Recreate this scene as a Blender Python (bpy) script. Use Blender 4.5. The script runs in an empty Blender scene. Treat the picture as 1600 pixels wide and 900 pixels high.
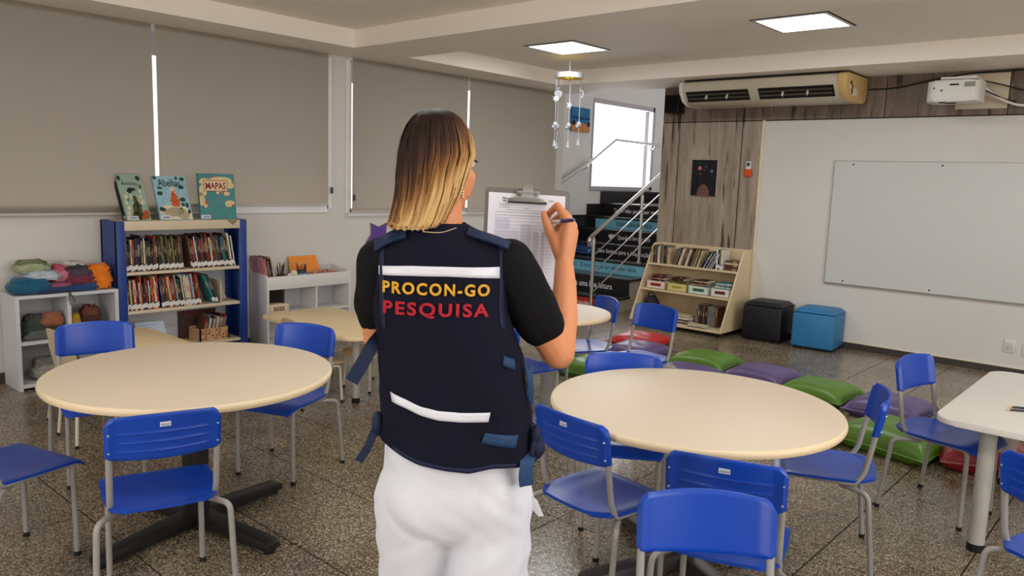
import bpy, bmesh, math, random
from math import sin, cos, pi, radians
from mathutils import Vector, Matrix
from mathutils.bvhtree import BVHTree
from mathutils import noise as mnoise

C = bpy.context.scene.collection
scene = bpy.context.scene
random.seed(7)

# ---------------------------------------------------------------- camera
CAM_H, F_PX = 1.55, 1220.48
PITCH, ROLL, YAW = 0.139005, 0.0344524, 0.72347853
fw = Vector((cos(YAW) * cos(PITCH), sin(YAW) * cos(PITCH), -sin(PITCH)))
rt = Vector((sin(YAW), -cos(YAW), 0))
up = rt.cross(fw)
rt2 = rt * cos(ROLL) + up * sin(ROLL)
up2 = -rt * sin(ROLL) + up * cos(ROLL)
cam_data = bpy.data.cameras.new('camera')
cam_data.sensor_width = 36
cam_data.lens = F_PX / 1600 * 36
cam_data.clip_start = 0.05
cam = bpy.data.objects.new('camera', cam_data)
cam.matrix_world = Matrix(((rt2.x, up2.x, -fw.x, 0), (rt2.y, up2.y, -fw.y, 0), (rt2.z, up2.z, -fw.z, CAM_H), (0, 0, 0, 1)))
C.objects.link(cam)
scene.camera = cam

# ---------------------------------------------------------------- world, lights, exposure
world = bpy.data.worlds.new('sky')
scene.world = world
world.use_nodes = True
bgn = world.node_tree.nodes['Background']
bgn.inputs['Color'].default_value = (1.0, 0.955, 0.99, 1)
bgn.inputs['Strength'].default_value = 1.7
scene.view_settings.view_transform = 'Standard'
scene.view_settings.look = 'None'
scene.view_settings.gamma = 1
scene.view_settings.exposure = -0.12
scene.view_settings.use_curve_mapping = False
try:
    scene.cycles.use_denoising = True
    scene.cycles.max_bounces = 8
    scene.cycles.diffuse_bounces = 5
except Exception:
    pass


def area_light(name, loc, direction, sx, sy, power, color):
    L = bpy.data.lights.new(name, 'AREA')
    L.shape = 'RECTANGLE'
    L.size, L.size_y = sx, sy
    L.energy = power
    L.color = color
    o = bpy.data.objects.new(name, L)
    o.location = loc
    o.rotation_euler = Vector(direction).to_track_quat('-Z', 'Z').to_euler()
    C.objects.link(o)
    return o


LUM_POWER = 15.0
DAY_POWER = 120.0
# daylight entering through the windows behind the photographer and the stairwell window
area_light('daylight_south', (2.2, -3.95, 1.75), (0, 1, 0), 5.0, 1.3, DAY_POWER, (1.0, 0.96, 0.91))
area_light('daylight_west', (-2.95, 1.6, 1.75), (1, 0, 0), 4.4, 1.3, DAY_POWER * 0.8, (1.0, 0.96, 0.91))
area_light('daylight_stairs', (10.15, 6.86, 2.08), (0, -1, 0), 1.5, 1.15, 45.0, (1.0, 0.97, 1.0))

# ---------------------------------------------------------------- materials


def lin(c):
    return tuple((v / 255 / 12.92 if v / 255 <= 0.04045 else ((v / 255 + 0.055) / 1.055) ** 2.4) for v in c)


_M = {}


def mat(name, rgb, rough=0.5, spec=0.5, metal=0.0, var=0.0, vscale=8.0, bump=0.0, bscale=60.0, emit=None, estr=0.0, stretch=None, trans=0.0, sheen=0.0, coat=0.0):
    """Principled material with procedural colour variation (object coordinates) and fine relief."""
    if name in _M:
        return _M[name]
    m = bpy.data.materials.new(name)
    m.use_nodes = True
    nt = m.node_tree
    b = nt.nodes['Principled BSDF']
    col = lin(rgb)
    b.inputs['Base Color'].default_value = (*col, 1)
    b.inputs['Roughness'].default_value = rough
    b.inputs['Specular IOR Level'].default_value = spec
    b.inputs['Metallic'].default_value = metal
    if sheen:
        b.inputs['Sheen Weight'].default_value = sheen
    if coat:
        b.inputs['Coat Weight'].default_value = coat
    if trans:
        b.inputs['Transmission Weight'].default_value = trans
    if emit is not None:
        b.inputs['Emission Color'].default_value = (*lin(emit), 1)
        b.inputs['Emission Strength'].default_value = estr
    if var or bump:
        tc = nt.nodes.new('ShaderNodeTexCoord')
        mp = nt.nodes.new('ShaderNodeMapping')
        if stretch:
            mp.inputs['Scale'].default_value = stretch
        nt.links.new(tc.outputs['Object'], mp.inputs['Vector'])
    if var:
        n = nt.nodes.new('ShaderNodeTexNoise')
        n.inputs['Scale'].default_value = vscale
        n.inputs['Detail'].default_value = 4
        nt.links.new(mp.outputs['Vector'], n.inputs['Vector'])
        r = nt.nodes.new('ShaderNodeValToRGB')
        r.color_ramp.elements[0].position = 0.3
        r.color_ramp.elements[1].position = 0.7
        r.color_ramp.elements[0].color = (*[max(0, v * (1 - var)) for v in col], 1)
        r.color_ramp.elements[1].color = (*[min(1, v * (1 + var)) for v in col], 1)
        nt.links.new(n.outputs['Fac'], r.inputs['Fac'])
        nt.links.new(r.outputs['Color'], b.inputs['Base Color'])
    if bump:
        n2 = nt.nodes.new('ShaderNodeTexNoise')
        n2.inputs['Scale'].default_value = bscale
        n2.inputs['Detail'].default_value = 3
        nt.links.new(mp.outputs['Vector'], n2.inputs['Vector'])
        bp = nt.nodes.new('ShaderNodeBump')
        bp.inputs['Strength'].default_value = bump
        bp.inputs['Distance'].default_value = 0.01
        nt.links.new(n2.outputs['Fac'], bp.inputs['Height'])
        nt.links.new(bp.outputs['Normal'], b.inputs['Normal'])
    _M[name] = m
    return m


def ramp(nt, fac, stops):
    r = nt.nodes.new('ShaderNodeValToRGB')
    e = r.color_ramp.elements
    while len(e) < len(stops):
        e.new(0.5)
    for i, (p, c) in enumerate(stops):
        e[i].position = p
        e[i].color = (*lin(c), 1)
    nt.links.new(fac, r.inputs['Fac'])
    return r.outputs['Color']


def terrazzo(name, stops, rough):
    m = bpy.data.materials.new(name)
    m.use_nodes = True
    nt = m.node_tree
    b = nt.nodes['Principled BSDF']
    geo = nt.nodes.new('ShaderNodeNewGeometry')
    v = nt.nodes.new('ShaderNodeTexVoronoi')
    v.inputs['Scale'].default_value = 180
    nt.links.new(geo.outputs['Position'], v.inputs['Vector'])
    sp = nt.nodes.new('ShaderNodeSeparateColor')
    nt.links.new(v.outputs['Color'], sp.inputs['Color'])
    c = ramp(nt, sp.outputs['Red'], stops)
    n = nt.nodes.new('ShaderNodeTexNoise')
    n.inputs['Scale'].default_value = 1.6
    n.inputs['Detail'].default_value = 4
    nt.links.new(geo.outputs['Position'], n.inputs['Vector'])
    mx = nt.nodes.new('ShaderNodeMix')
    mx.data_type = 'RGBA'
    mx.blend_type = 'MULTIPLY'
    mx.inputs['Factor'].default_value = 0.5
    nt.links.new(c, mx.inputs['A'])
    nt.links.new(ramp(nt, n.outputs['Fac'], [(0.35, (150, 140, 128)), (0.62, (255, 255, 255))]), mx.inputs['B'])
    nt.links.new(mx.outputs['Result'], b.inputs['Base Color'])
    b.inputs['Roughness'].default_value = rough
    n3 = nt.nodes.new('ShaderNodeTexNoise')
    n3.inputs['Scale'].default_value = 40
    nt.links.new(geo.outputs['Position'], n3.inputs['Vector'])
    bp = nt.nodes.new('ShaderNodeBump')
    bp.inputs['Strength'].default_value = 0.06
    bp.inputs['Distance'].default_value = 0.01
    nt.links.new(n3.outputs['Fac'], bp.inputs['Height'])
    nt.links.new(bp.outputs['Normal'], b.inputs['Normal'])
    _M[name] = m
    return m


def woodpanel(name, stops, scale=(3.0, 3.0, 0.35), dark=(70, 58, 48)):
    m = bpy.data.materials.new(name)
    m.use_nodes = True
    nt = m.node_tree
    b = nt.nodes['Principled BSDF']
    geo = nt.nodes.new('ShaderNodeNewGeometry')
    mp = nt.nodes.new('ShaderNodeMapping')
    mp.inputs['Scale'].default_value = scale
    nt.links.new(geo.outputs['Position'], mp.inputs['Vector'])
    n = nt.nodes.new('ShaderNodeTexNoise')
    n.inputs['Scale'].default_value = 4.0
    n.inputs['Detail'].default_value = 8
    n.inputs['Roughness'].default_value = 0.65
    nt.links.new(mp.outputs['Vector'], n.inputs['Vector'])
    c = ramp(nt, n.outputs['Fac'], stops)
    mp2 = nt.nodes.new('ShaderNodeMapping')
    mp2.inputs['Scale'].default_value = (scale[0] * 3, scale[1] * 3, scale[2] * 2.4)
    nt.links.new(geo.outputs['Position'], mp2.inputs['Vector'])
    n2 = nt.nodes.new('ShaderNodeTexNoise')
    n2.inputs['Scale'].default_value = 2.2
    n2.inputs['Detail'].default_value = 2
    nt.links.new(mp2.outputs['Vector'], n2.inputs['Vector'])
    mx = nt.nodes.new('ShaderNodeMix')
    mx.data_type = 'RGBA'
    nt.links.new(c, mx.inputs['A'])
    mx.inputs['B'].default_value = (*lin(dark), 1)
    rr = nt.nodes.new('ShaderNodeMapRange')
    rr.inputs['From Min'].default_value = 0.60
    rr.inputs['From Max'].default_value = 0.68
    nt.links.new(n2.outputs['Fac'], rr.inputs['Value'])
    nt.links.new(rr.outputs['Result'], mx.inputs['Factor'])
    nt.links.new(mx.outputs['Result'], b.inputs['Base Color'])
    b.inputs['Roughness'].default_value = 0.5
    _M[name] = m
    return m


# ---------------------------------------------------------------- mesh helpers


def bx(bm, c, s, rot=None, bev=0.0, seg=2):
    M = Matrix.Translation(c)
    if rot is not None:
        M = M @ (rot if isinstance(rot, Matrix) else Matrix.Rotation(rot, 4, 'Z'))
    M = M @ Matrix.Diagonal((s[0], s[1], s[2], 1))
    r = bmesh.ops.create_cube(bm, size=1, matrix=M)
    if bev:
        es = list({e for v in r['verts'] for e in v.link_edges})
        bmesh.ops.bevel(bm, geom=es, offset=min(bev, min(s) * 0.49), segments=seg, profile=0.5, affect='EDGES')


def b2(bm, x0, x1, y0, y1, z0, z1, bev=0.0, seg=2):
    bx(bm, ((x0 + x1) / 2, (y0 + y1) / 2, (z0 + z1) / 2), (abs(x1 - x0), abs(y1 - y0), abs(z1 - z0)), None, bev, seg)


def cyl(bm, p0, p1, r0, r1=None, seg=12, caps=True):
    p0, p1 = Vector(p0), Vector(p1)
    r1 = r0 if r1 is None else r1
    d = p1 - p0
    q = d.to_track_quat('Z', 'X').to_matrix()
    a, b = [], []
    for i in range(seg):
        t = 2 * pi * i / seg
        v = q @ Vector((cos(t), sin(t), 0))
        a.append(bm.verts.new(p0 + v * r0))
        b.append(bm.verts.new(p1 + v * r1))
    for i in range(seg):
        j = (i + 1) % seg
        bm.faces.new((a[i], a[j], b[j], b[i]))
    if caps:
        bm.faces.new(a[::-1])
        bm.faces.new(b)


def fillet(pts, r, n=5):
    pts = [Vector(p) for p in pts]
    out = [pts[0]]
    for i in range(1, len(pts) - 1):
        p, a, b = pts[i], pts[i - 1], pts[i + 1]
        u, v = (a - p), (b - p)
        d = min(r, u.length * 0.45, v.length * 0.45)
        s, e = p + u.normalized() * d, p + v.normalized() * d
        for k in range(n + 1):
            t = k / n
            out.append(s * (1 - t) ** 2 + p * 2 * t * (1 - t) + e * t * t)
    out.append(pts[-1])
    return out


def tube(bm, pts, r, seg=10, fil=0.0, n=5, caps=True):
    if fil:
        pts = fillet(pts, fil, n)
    pts = [Vector(p) for p in pts]
    rings = []
    t0 = (pts[1] - pts[0]).normalized()
    ref = Vector((0, 0, 1)) if abs(t0.z) < 0.9 else Vector((1, 0, 0))
    nrm = (ref - t0 * ref.dot(t0)).normalized()
    for i, p in enumerate(pts):
        if i == 0:
            t = t0
        elif i == len(pts) - 1:
            t = (pts[i] - pts[i - 1]).normalized()
        else:
            t = ((pts[i] - pts[i - 1]).normalized() + (pts[i + 1] - pts[i]).normalized()).normalized()
        nrm = (nrm - t * nrm.dot(t)).normalized()
        bn = t.cross(nrm)
        rr = r[i] if isinstance(r, (list, tuple)) else r
        rings.append([bm.verts.new(p + (nrm * cos(2 * pi * k / seg) + bn * sin(2 * pi * k / seg)) * rr) for k in range(seg)])
    for a, b in zip(rings, rings[1:]):
        for k in range(seg):
            j = (k + 1) % seg
            bm.faces.new((a[k], a[j], b[j], b[k]))
    if caps:
        bm.faces.new(rings[0][::-1])
        bm.faces.new(rings[-1])


def strip(bm, pts, width_vec, th_vec):
    """flat ribbon swept along pts"""
    w, t = Vector(width_vec) / 2, Vector(th_vec) / 2
    rings = [[bm.verts.new(Vector(p) + s * w + q * t) for s, q in ((-1, -1), (1, -1), (1, 1), (-1, 1))] for p in pts]
    for a, b in zip(rings, rings[1:]):
        for k in range(4):
            j = (k + 1) % 4
            bm.faces.new((a[k], a[j], b[j], b[k]))
    bm.faces.new(rings[0][::-1])
    bm.faces.new(rings[-1])


def lathe(bm, prof, seg=48, center=(0, 0, 0)):
    c = Vector(center)
    rings = []
    for r, z in prof:
        if r < 1e-6:
            rings.append([bm.verts.new(c + Vector((0, 0, z)))])
        else:
            rings.append([bm.verts.new(c + Vector((r * cos(2 * pi * k / seg), r * sin(2 * pi * k / seg), z))) for k in range(seg)])
    for a, b in zip(rings, rings[1:]):
        for k in range(seg):
            j = (k + 1) % seg
            if len(a) == 1 and len(b) == 1:
                continue
            if len(a) == 1:
                bm.faces.new((a[0], b[j], b[k]))
            elif len(b) == 1:
                bm.faces.new((a[k], a[j], b[0]))
            else:
                bm.faces.new((a[k], a[j], b[j], b[k]))


def prism(bm, poly, h0, h1, M=None, bev=0.0):
    """poly in local XY, extruded along local Z from h0 to h1, placed by M"""
    M = M or Matrix.Identity(4)
    a = [bm.verts.new(M @ Vector((x, y, h0))) for x, y in poly]
    b = [bm.verts.new(M @ Vector((x, y, h1))) for x, y in poly]
    n = len(poly)
    fs = []
    for k in range(n):
        j = (k + 1) % n
        fs.append(bm.faces.new((a[k], a[j], b[j], b[k])))
    f0 = bm.faces.new(a[::-1])
    f1 = bm.faces.new(b)
    if bev:
        es = list(f0.edges) + list(f1.edges)
        bmesh.ops.bevel(bm, geom=es, offset=bev, segments=2, profile=0.5, affect='EDGES')


def rrect(w, d, r, n=5, cx=0, cy=0):
    out = []
    for sx, sy, a0 in ((1, 1, 0), (-1, 1, 90), (-1, -1, 180), (1, -1, 270)):
        for k in range(n + 1):
            a = radians(a0 + 90 * k / n)
            out.append((cx + sx * (w / 2 - r) + r * cos(a), cy + sy * (d / 2 - r) + r * sin(a)))
    return out


def ell(bm, c, r, seg=20, rings=12, M=None):
    T = Matrix.Translation(c) @ (M or Matrix.Identity(4)) @ Matrix.Diagonal((r[0], r[1], r[2], 1))
    bmesh.ops.create_uvsphere(bm, u_segments=seg, v_segments=rings, radius=1, matrix=T)


def finish(name, bm, m, smooth=35):
    bmesh.ops.recalc_face_normals(bm, faces=bm.faces[:])
    me = bpy.data.meshes.new(name)
    bm.to_mesh(me)
    bm.free()
    for x in (m if isinstance(m, (list, tuple)) else [m]):
        me.materials.append(x)
    if smooth:
        for p in me.polygons:
            p.use_smooth = True
        me.set_sharp_from_angle(angle=radians(smooth))
    return me


def obj(name, bm, m, parent=None, loc=(0, 0, 0), rot=(0, 0, 0), smooth=35):
    me = finish(name, bm, m, smooth) if isinstance(bm, bmesh.types.BMesh) else bm
    o = bpy.data.objects.new(name, me)
    o.location = loc
    o.rotation_euler = rot
    C.objects.link(o)
    if parent is not None:
        o.parent = parent
    return o


def tag(o, label, cat, group=None, kind=None):
    o['label'] = label
    o['category'] = cat
    if group:
        o['group'] = group
    if kind:
        o['kind'] = kind
    return o


def thing(name, label, cat, loc=(0, 0, 0), rotz=0.0, group=None):
    o = bpy.data.objects.new(name, None)
    o.empty_display_size = 0.05
    C.objects.link(o)
    o.location = loc
    o.rotation_euler = (0, 0, rotz)
    return tag(o, label, cat, group)


def struct(name, bm, m, parent=None, smooth=0):
    o = obj(name, bm, m, parent, smooth=smooth)
    if parent is None:
        o['kind'] = 'structure'
    return o


def dup(root, loc, rotz, label=None, group=None):
    r = root.copy()
    C.objects.link(r)
    r.location = loc
    r.rotation_euler = (0, 0, rotz)
    if label:
        r['label'] = label
    if group:
        r['group'] = group
    for ch in list(root.children):
        c = ch.copy()
        C.objects.link(c)
        c.parent = r
        for g in ch.children:
            d = g.copy()
            C.objects.link(d)
            d.parent = c
    return r


NB = bmesh.new


def text_bm(s, size, bold=0.0, extrude=0.0, align='CENTER', fit=None, spacing=1.0, res=3):
    """lettering as a bmesh in the XY plane, baseline at y=0 (fit=(w,h) scales it to that size, centred)"""
    cu = bpy.data.curves.new('lettering', 'FONT')
    cu.body = s
    cu.size = size
    cu.offset = bold
    cu.extrude = extrude
    cu.align_x = align
    cu.resolution_u = res
    cu.space_character = spacing
    ob = bpy.data.objects.new('lettering', cu)
    me = ob.to_mesh()
    bm = bmesh.new()
    bm.from_mesh(me)
    ob.to_mesh_clear()
    bpy.data.objects.remove(ob)
    bpy.data.curves.remove(cu)
    if fit and len(bm.verts):
        xs = [v.co.x for v in bm.verts]
        ys = [v.co.y for v in bm.verts]
        cx, cy = (min(xs) + max(xs)) / 2, (min(ys) + max(ys)) / 2
        sx = fit[0] / max(1e-6, max(xs) - min(xs)) if fit[0] else None
        sy = fit[1] / max(1e-6, max(ys) - min(ys)) if fit[1] else None
        sx, sy = sx or sy, sy or sx
        for v in bm.verts:
            v.co.x = (v.co.x - cx) * sx
            v.co.y = (v.co.y - cy) * sy
    return bm


def xf(bm, M):
    bmesh.ops.transform(bm, matrix=M, verts=bm.verts[:])
    return bm


def add(bm, other):
    me = bpy.data.meshes.new('tmp')
    other.to_mesh(me)
    other.free()
    bm.from_mesh(me)
    bpy.data.meshes.remove(me)
    return bm


# frames for flat print: local XY -> facing -x wall (x = const, seen from smaller x) / facing -y wall
def face_mx(x, y, z):   # print facing -x : local X -> -y, local Y -> z, local Z -> -x
    return Matrix(((0, 0, -1, x), (-1, 0, 0, y), (0, 1, 0, z), (0, 0, 0, 1)))


def face_my(x, y, z):   # print facing -y : local X -> x, local Y -> z, local Z -> -y
    return Matrix(((1, 0, 0, x), (0, 0, -1, y), (0, 1, 0, z), (0, 0, 0, 1)))


def remeshed(bm, voxel, smooth_it=4, decimate=None):
    me = bpy.data.meshes.new('tmp')
    bm.to_mesh(me)
    bm.free()
    o = bpy.data.objects.new('tmp', me)
    C.objects.link(o)
    r = o.modifiers.new('r', 'REMESH')
    r.mode = 'VOXEL'
    r.voxel_size = voxel
    if smooth_it:
        s = o.modifiers.new('s', 'SMOOTH')
        s.iterations = smooth_it
        s.factor = 0.5
    if decimate:
        d = o.modifiers.new('d', 'DECIMATE')
        d.ratio = decimate
    dg = bpy.context.evaluated_depsgraph_get()
    out = bpy.data.meshes.new_from_object(o.evaluated_get(dg))
    bpy.data.objects.remove(o)
    b = bmesh.new()
    b.from_mesh(out)
    bpy.data.meshes.remove(out)
    return b
# ---------------------------------------------------------------- structure
paint = mat('wall_paint', (216, 212, 205), 0.6, 0.3, var=0.025, vscale=1.5, bump=0.03, bscale=90)
paint2 = mat('stairwell_paint', (226, 226, 224), 0.6, 0.3, var=0.02, vscale=1.5)
ceil_m = mat('ceiling_paint', (250, 242, 232), 0.7, 0.2, var=0.015, vscale=1.2)
white_frame = mat('white_aluminium', (240, 240, 242), 0.35, 0.5, var=0.01)
dark_granite = mat('dark_granite', (30, 28, 28), 0.25, 0.5, var=0.35, vscale=90, bump=0.02)
gran_base = mat('granite_baseboard', (62, 55, 50), 0.4, 0.5, var=0.5, vscale=90)
joint_m = mat('tile_joint', (34, 29, 25), 0.8, 0.2, var=0.1, vscale=20)
terr = terrazzo('terrazzo', [(0.0, (54, 46, 37)), (0.3, (104, 90, 71)), (0.62, (138, 122, 98)), (0.85, (170, 154, 128)), (1.0, (206, 192, 168))], 0.22)
woodm = woodpanel('greige_wood', [(0.25, (112, 97, 84)), (0.5, (156, 140, 122)), (0.75, (182, 167, 148))])
woodd = woodpanel('darker_header_boards', [(0.25, (84, 68, 56)), (0.5, (116, 98, 83)), (0.75, (138, 120, 103))], dark=(52, 40, 33))  # darker, browner tone for the header boards
glass = mat('window_glass', (255, 255, 255), 0.0, 0.5, trans=1.0)
glass.node_tree.nodes['Principled BSDF'].inputs['IOR'].default_value = 1.02
steel = mat('stainless_steel', (200, 198, 195), 0.22, 0.5, metal=1.0, var=0.04, vscale=20)

XW, YW, ZS, ZC = 7.92, 6.2, 2.62, 2.77      # right wall, left wall, soffit height, ceiling height
X0, Y0 = -3.0, -4.0                         # walls behind the photographer
YS, XS = 6.8, 11.6                          # stairwell walls

# floor and tiles
bm = NB()
b2(bm, X0 - 0.1, 12, Y0 - 0.1, 7.0, -0.1, -0.003)
floor = struct('floor', bm, joint_m)
T = 0.5
bm = NB()
bx(bm, (0, 0, -0.0035), (T - 0.006, T - 0.006, 0.007), None, 0.0012, 1)
tile_me = finish('tile', bm, terr, 0)
rest = []
for i in range(-11, 14):
    for j in range(-17, 7):
        x, y = 2.24 + T * (i + 0.5), 4.09 + T * (j + 0.5)
        d = Vector((x, y, -CAM_H)).dot(fw)
        s = Vector((x, y, -CAM_H)).dot(rt2)
        if x > XW + 0.2 or y > YW + 0.3 or x < X0 or y < Y0:
            continue
        if d < 0.9 or abs(s) > d * 0.72 + 0.5:
            rest.append((x, y))
            continue
        o = obj('floor_tile', tile_me, None, floor, (x, y, 0))

bm = NB()
for x, y in rest:
    bx(bm, (x, y, -0.0035), (T - 0.006, T - 0.006, 0.007))
o = obj('floor_tiles', bm, terr, floor, smooth=0)
o['kind'] = 'stuff'


def wall_x(bm, y0, y1, x0, x1, z0, z1, holes):
    """wall slab between y0..y1 running along x with rectangular openings (x0,x1,z0,z1)"""
    xs = sorted({x0, x1, *[h[0] for h in holes], *[h[1] for h in holes]})
    zs = sorted({z0, z1, *[h[2] for h in holes], *[h[3] for h in holes]})
    for a, b in zip(xs, xs[1:]):
        for c, d in zip(zs, zs[1:]):
            mx, mz = (a + b) / 2, (c + d) / 2
            if not any(h[0] < mx < h[1] and h[2] < mz < h[3] for h in holes):
                b2(bm, a, b, y0, y1, c, d)


W1, W2 = (0.2, 4.36, 1.24, 2.60), (4.60, 7.72, 1.20, 2.60)
bm = NB()
wall_x(bm, YW, YW + 0.15, X0 - 0.1, 7.9, 0, ZC + 0.1, [W1, W2])
b2(bm, 7.78, 7.9, YW + 0.15, YS + 0.15, 0, 3.6)
struct('wall_left', bm, paint)
SW = (9.34, 10.97, 1.47, 2.70)
bm = NB()
wall_x(bm, YS, YS + 0.15, 7.9, XS + 0.1, 0, 3.6, [SW])
struct('wall_stairs', bm, paint2)
bm = NB()
b2(bm, XS, XS + 0.1, 4.0, YS, 0, 3.6)
struct('wall_landing', bm, paint2)
bm = NB()
b2(bm, XW, XW + 0.14, Y0, 4.765, 0, ZC + 0.1)
b2(bm, XW + 0.14, XS, 4.6, 4.765, 0, 3.6)
wall_right = struct('wall_right', bm, paint)
# walls behind the photographer with their windows
WB = (-0.4, 4.8, 1.1, 2.4)
bm = NB()
wall_x(bm, Y0 - 0.15, Y0, X0 - 0.1, XW + 0.14, 0, ZC + 0.1, [WB])
struct('wall_back', bm, paint)
bm = NB()
for (a, b, c, d) in ((Y0, -0.7, 0, ZC + 0.1), (3.9, YW, 0, ZC + 0.1), (-0.7, 3.9, 0, 1.1), (-0.7, 3.9, 2.4, ZC + 0.1)):
    b2(bm, X0 - 0.15, X0, a, b, c, d)
struct('wall_near', bm, paint)

# ceiling with dropped soffits and the beam
bm = NB()
LUMS = [(5.9, 4.63), (5.9, 2.42), (5.9, 0.2), (5.9, -2.0), (2.0, 2.42), (2.0, 0.2), (2.0, -2.0), (-1.4, 2.42), (-1.4, 0.2), (-1.4, -2.0), (-1.4, 4.63)]
b2(bm, X0, XW + 0.14, Y0, YW, ZC, ZC + 0.12)
ceiling = struct('ceiling', bm, ceil_m)
for nm, a in (('soffit', (X0, XW, 5.67, YW, ZS, ZC)), ('soffit', (7.14, XW, Y0, 5.67, ZS, ZC)), ('beam', (4.26, 4.87, Y0, 5.67, ZS, ZC))):
    bm = NB()
    b2(bm, *a)
    obj(nm, bm, ceil_m, ceiling, smooth=0)
bm = NB()
b2(bm, XW - 0.14, XS + 0.1, 4.6, YS + 0.15, 3.6, 3.7)
b2(bm, XW, XW + 0.14, 4.765, YS, ZS + 0.03, 3.6)
struct('ceiling_stairs', bm, paint2)

# windows and their trims
def window(name, w, y, mull, with_bottom=True):
    x0, x1, z0, z1 = w
    bm = NB()
    for a in ((x0 - 0.035, x0 + 0.02, z0 - 0.035, z1), (x1 - 0.02, x1 + 0.035, z0 - 0.035, z1), (x0, x1, z1 - 0.02, z1 + 0.03), (x0, x1, z0 - 0.065, z0 + 0.012)):
        b2(bm, a[0], a[1], y - 0.018, y + 0.07, a[2], a[3], 0.004, 1)
    fr = struct(name, bm, white_frame)
    fr['kind'] = 'structure'
    for mx in mull:
        bm = NB()
        b2(bm, mx - 0.02, mx + 0.02, y + 0.03, y + 0.075, z0, z1)
        obj('mullion', bm, white_frame, fr, smooth=0)
    xs = [x0, *mull, x1]
    for a, b in zip(xs, xs[1:]):
        bm = NB()
        b2(bm, a + 0.01, b - 0.01, y + 0.085, y + 0.091, z0, z1)
        obj('pane', bm, glass, fr, smooth=0)
    return fr


window('window_1', W1, YW, [])
window('window_2', W2, YW, [])
bm = NB()
x0, x1, z0, z1 = SW
alu_grey = mat('grey_aluminium', (182, 177, 182), 0.4, 0.5, metal=0.3, var=0.02)
for a in ((x0 - 0.008, x0 + 0.004, z0 - 0.03, z1), (x1 - 0.05, x1 + 0.03, z0 - 0.03, z1 + 0.04), (x0, x1, z1 - 0.03, z1 + 0.04), (x0, x1 + 0.03, z0 - 0.05, z0 + 0.015)):
    b2(bm, a[0], a[1], YS - 0.02, YS + 0.06, a[2], a[3], 0.003, 1)
w3 = struct('window_3', bm, alu_grey)
bm = NB()
b2(bm, x0, x1, YS + 0.07, YS + 0.076, z0, z1)
obj('pane', bm, glass, w3, smooth=0)
for nm, (a0, a1) in (('window_4', (WB[0], WB[1])),):
    bm = NB()
    for mx in (a0, a0 + 1.3, a0 + 2.6, a0 + 3.9, a1):
        b2(bm, mx - 0.02, mx + 0.02, Y0 - 0.1, Y0 - 0.05, 1.1, 2.4)
    struct(nm, bm, white_frame)
bm = NB()
for my in (-0.7, 0.8, 2.4, 3.9):
    b2(bm, X0 - 0.1, X0 - 0.05, my - 0.02, my + 0.02, 1.1, 2.4)
struct('window_5', bm, white_frame)

# baseboards
bm = NB()
b2(bm, X0, 7.9, YW - 0.015, YW, 0, 0.08, 0.003, 1)
struct('baseboard_left', bm, gran_base)
bm = NB()
b2(bm, XW - 0.015, XW, Y0, 4.765, 0, 0.06, 0.003, 1)
struct('baseboard_right', bm, gran_base)
bm = NB()
b2(bm, XW - 0.012, XW, Y0, 3.56, 0.06, 0.068)
b2(bm, XW - 0.014, XW, 3.555, 3.585, 0.06, 2.24)
struct('trim_1', bm, mat('cream_edge', (226, 212, 186), 0.5, 0.4, var=0.03))
# wooden wall panels (each board a piece of the panelling)
bm = NB()
b2(bm, XW - 0.006, XW, -0.7, 4.765, 2.232, ZS)
b2(bm, XW - 0.006, XW, 3.585, 4.765, 0.06, 2.3)
panels = struct('trim_2', bm, mat('panel_groove', (40, 34, 30), 0.8, 0.2))
for (y0, y1, z0, z1) in ((4.556, 4.765, 0.06, 2.232), (3.803, 4.545, 0.06, 2.232), (3.585, 3.791, 0.06, 2.232),
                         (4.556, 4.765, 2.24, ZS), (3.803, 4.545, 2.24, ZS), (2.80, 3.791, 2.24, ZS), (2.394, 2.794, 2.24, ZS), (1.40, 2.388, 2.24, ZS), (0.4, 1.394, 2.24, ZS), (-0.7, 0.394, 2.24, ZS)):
    bm = NB()
    b2(bm, XW - 0.022, XW, y0, y1, z0, z1, 0.002, 1)
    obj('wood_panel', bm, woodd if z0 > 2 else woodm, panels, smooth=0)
# roller blinds
blind_m = mat('grey_blind', (178, 173, 163), 0.8, 0.2, var=0.02, vscale=3, bump=0.05, bscale=300)
nt_ = blind_m.node_tree
tl_ = nt_.nodes.new('ShaderNodeBsdfTranslucent')
tl_.inputs['Color'].default_value = (0.80, 0.75, 0.66, 1)
mxs = nt_.nodes.new('ShaderNodeMixShader')
mxs.inputs['Fac'].default_value = 0.72
nt_.links.new(nt_.nodes['Principled BSDF'].outputs['BSDF'], mxs.inputs[1])
nt_.links.new(tl_.outputs['BSDF'], mxs.inputs[2])
nt_.links.new(mxs.outputs['Shader'], nt_.nodes['Material Output'].inputs['Surface'])
bm = NB()
b2(bm, X0, 7.75, YW + 0.16, 8.6, 2.72, 2.84)
struct('added_eave', bm, paint2)  # unseen slab added to shade the upper part of the blinds
bm = NB()
b2(bm, -8, 16, YW + 0.2, 26, -0.4, -0.3)
struct('added_ground', bm, mat('added_ground_grey', (92, 92, 88), 0.9, 0.2, var=0.15, vscale=2))  # unseen ground plane added to cut light reaching the blinds from below
bl_bar = mat('blind_bar', (196, 190, 182), 0.45, 0.5, var=0.01)
chain_m = mat('bead_chain', (70, 66, 62), 0.5, 0.5)
YB = 6.14
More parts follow.
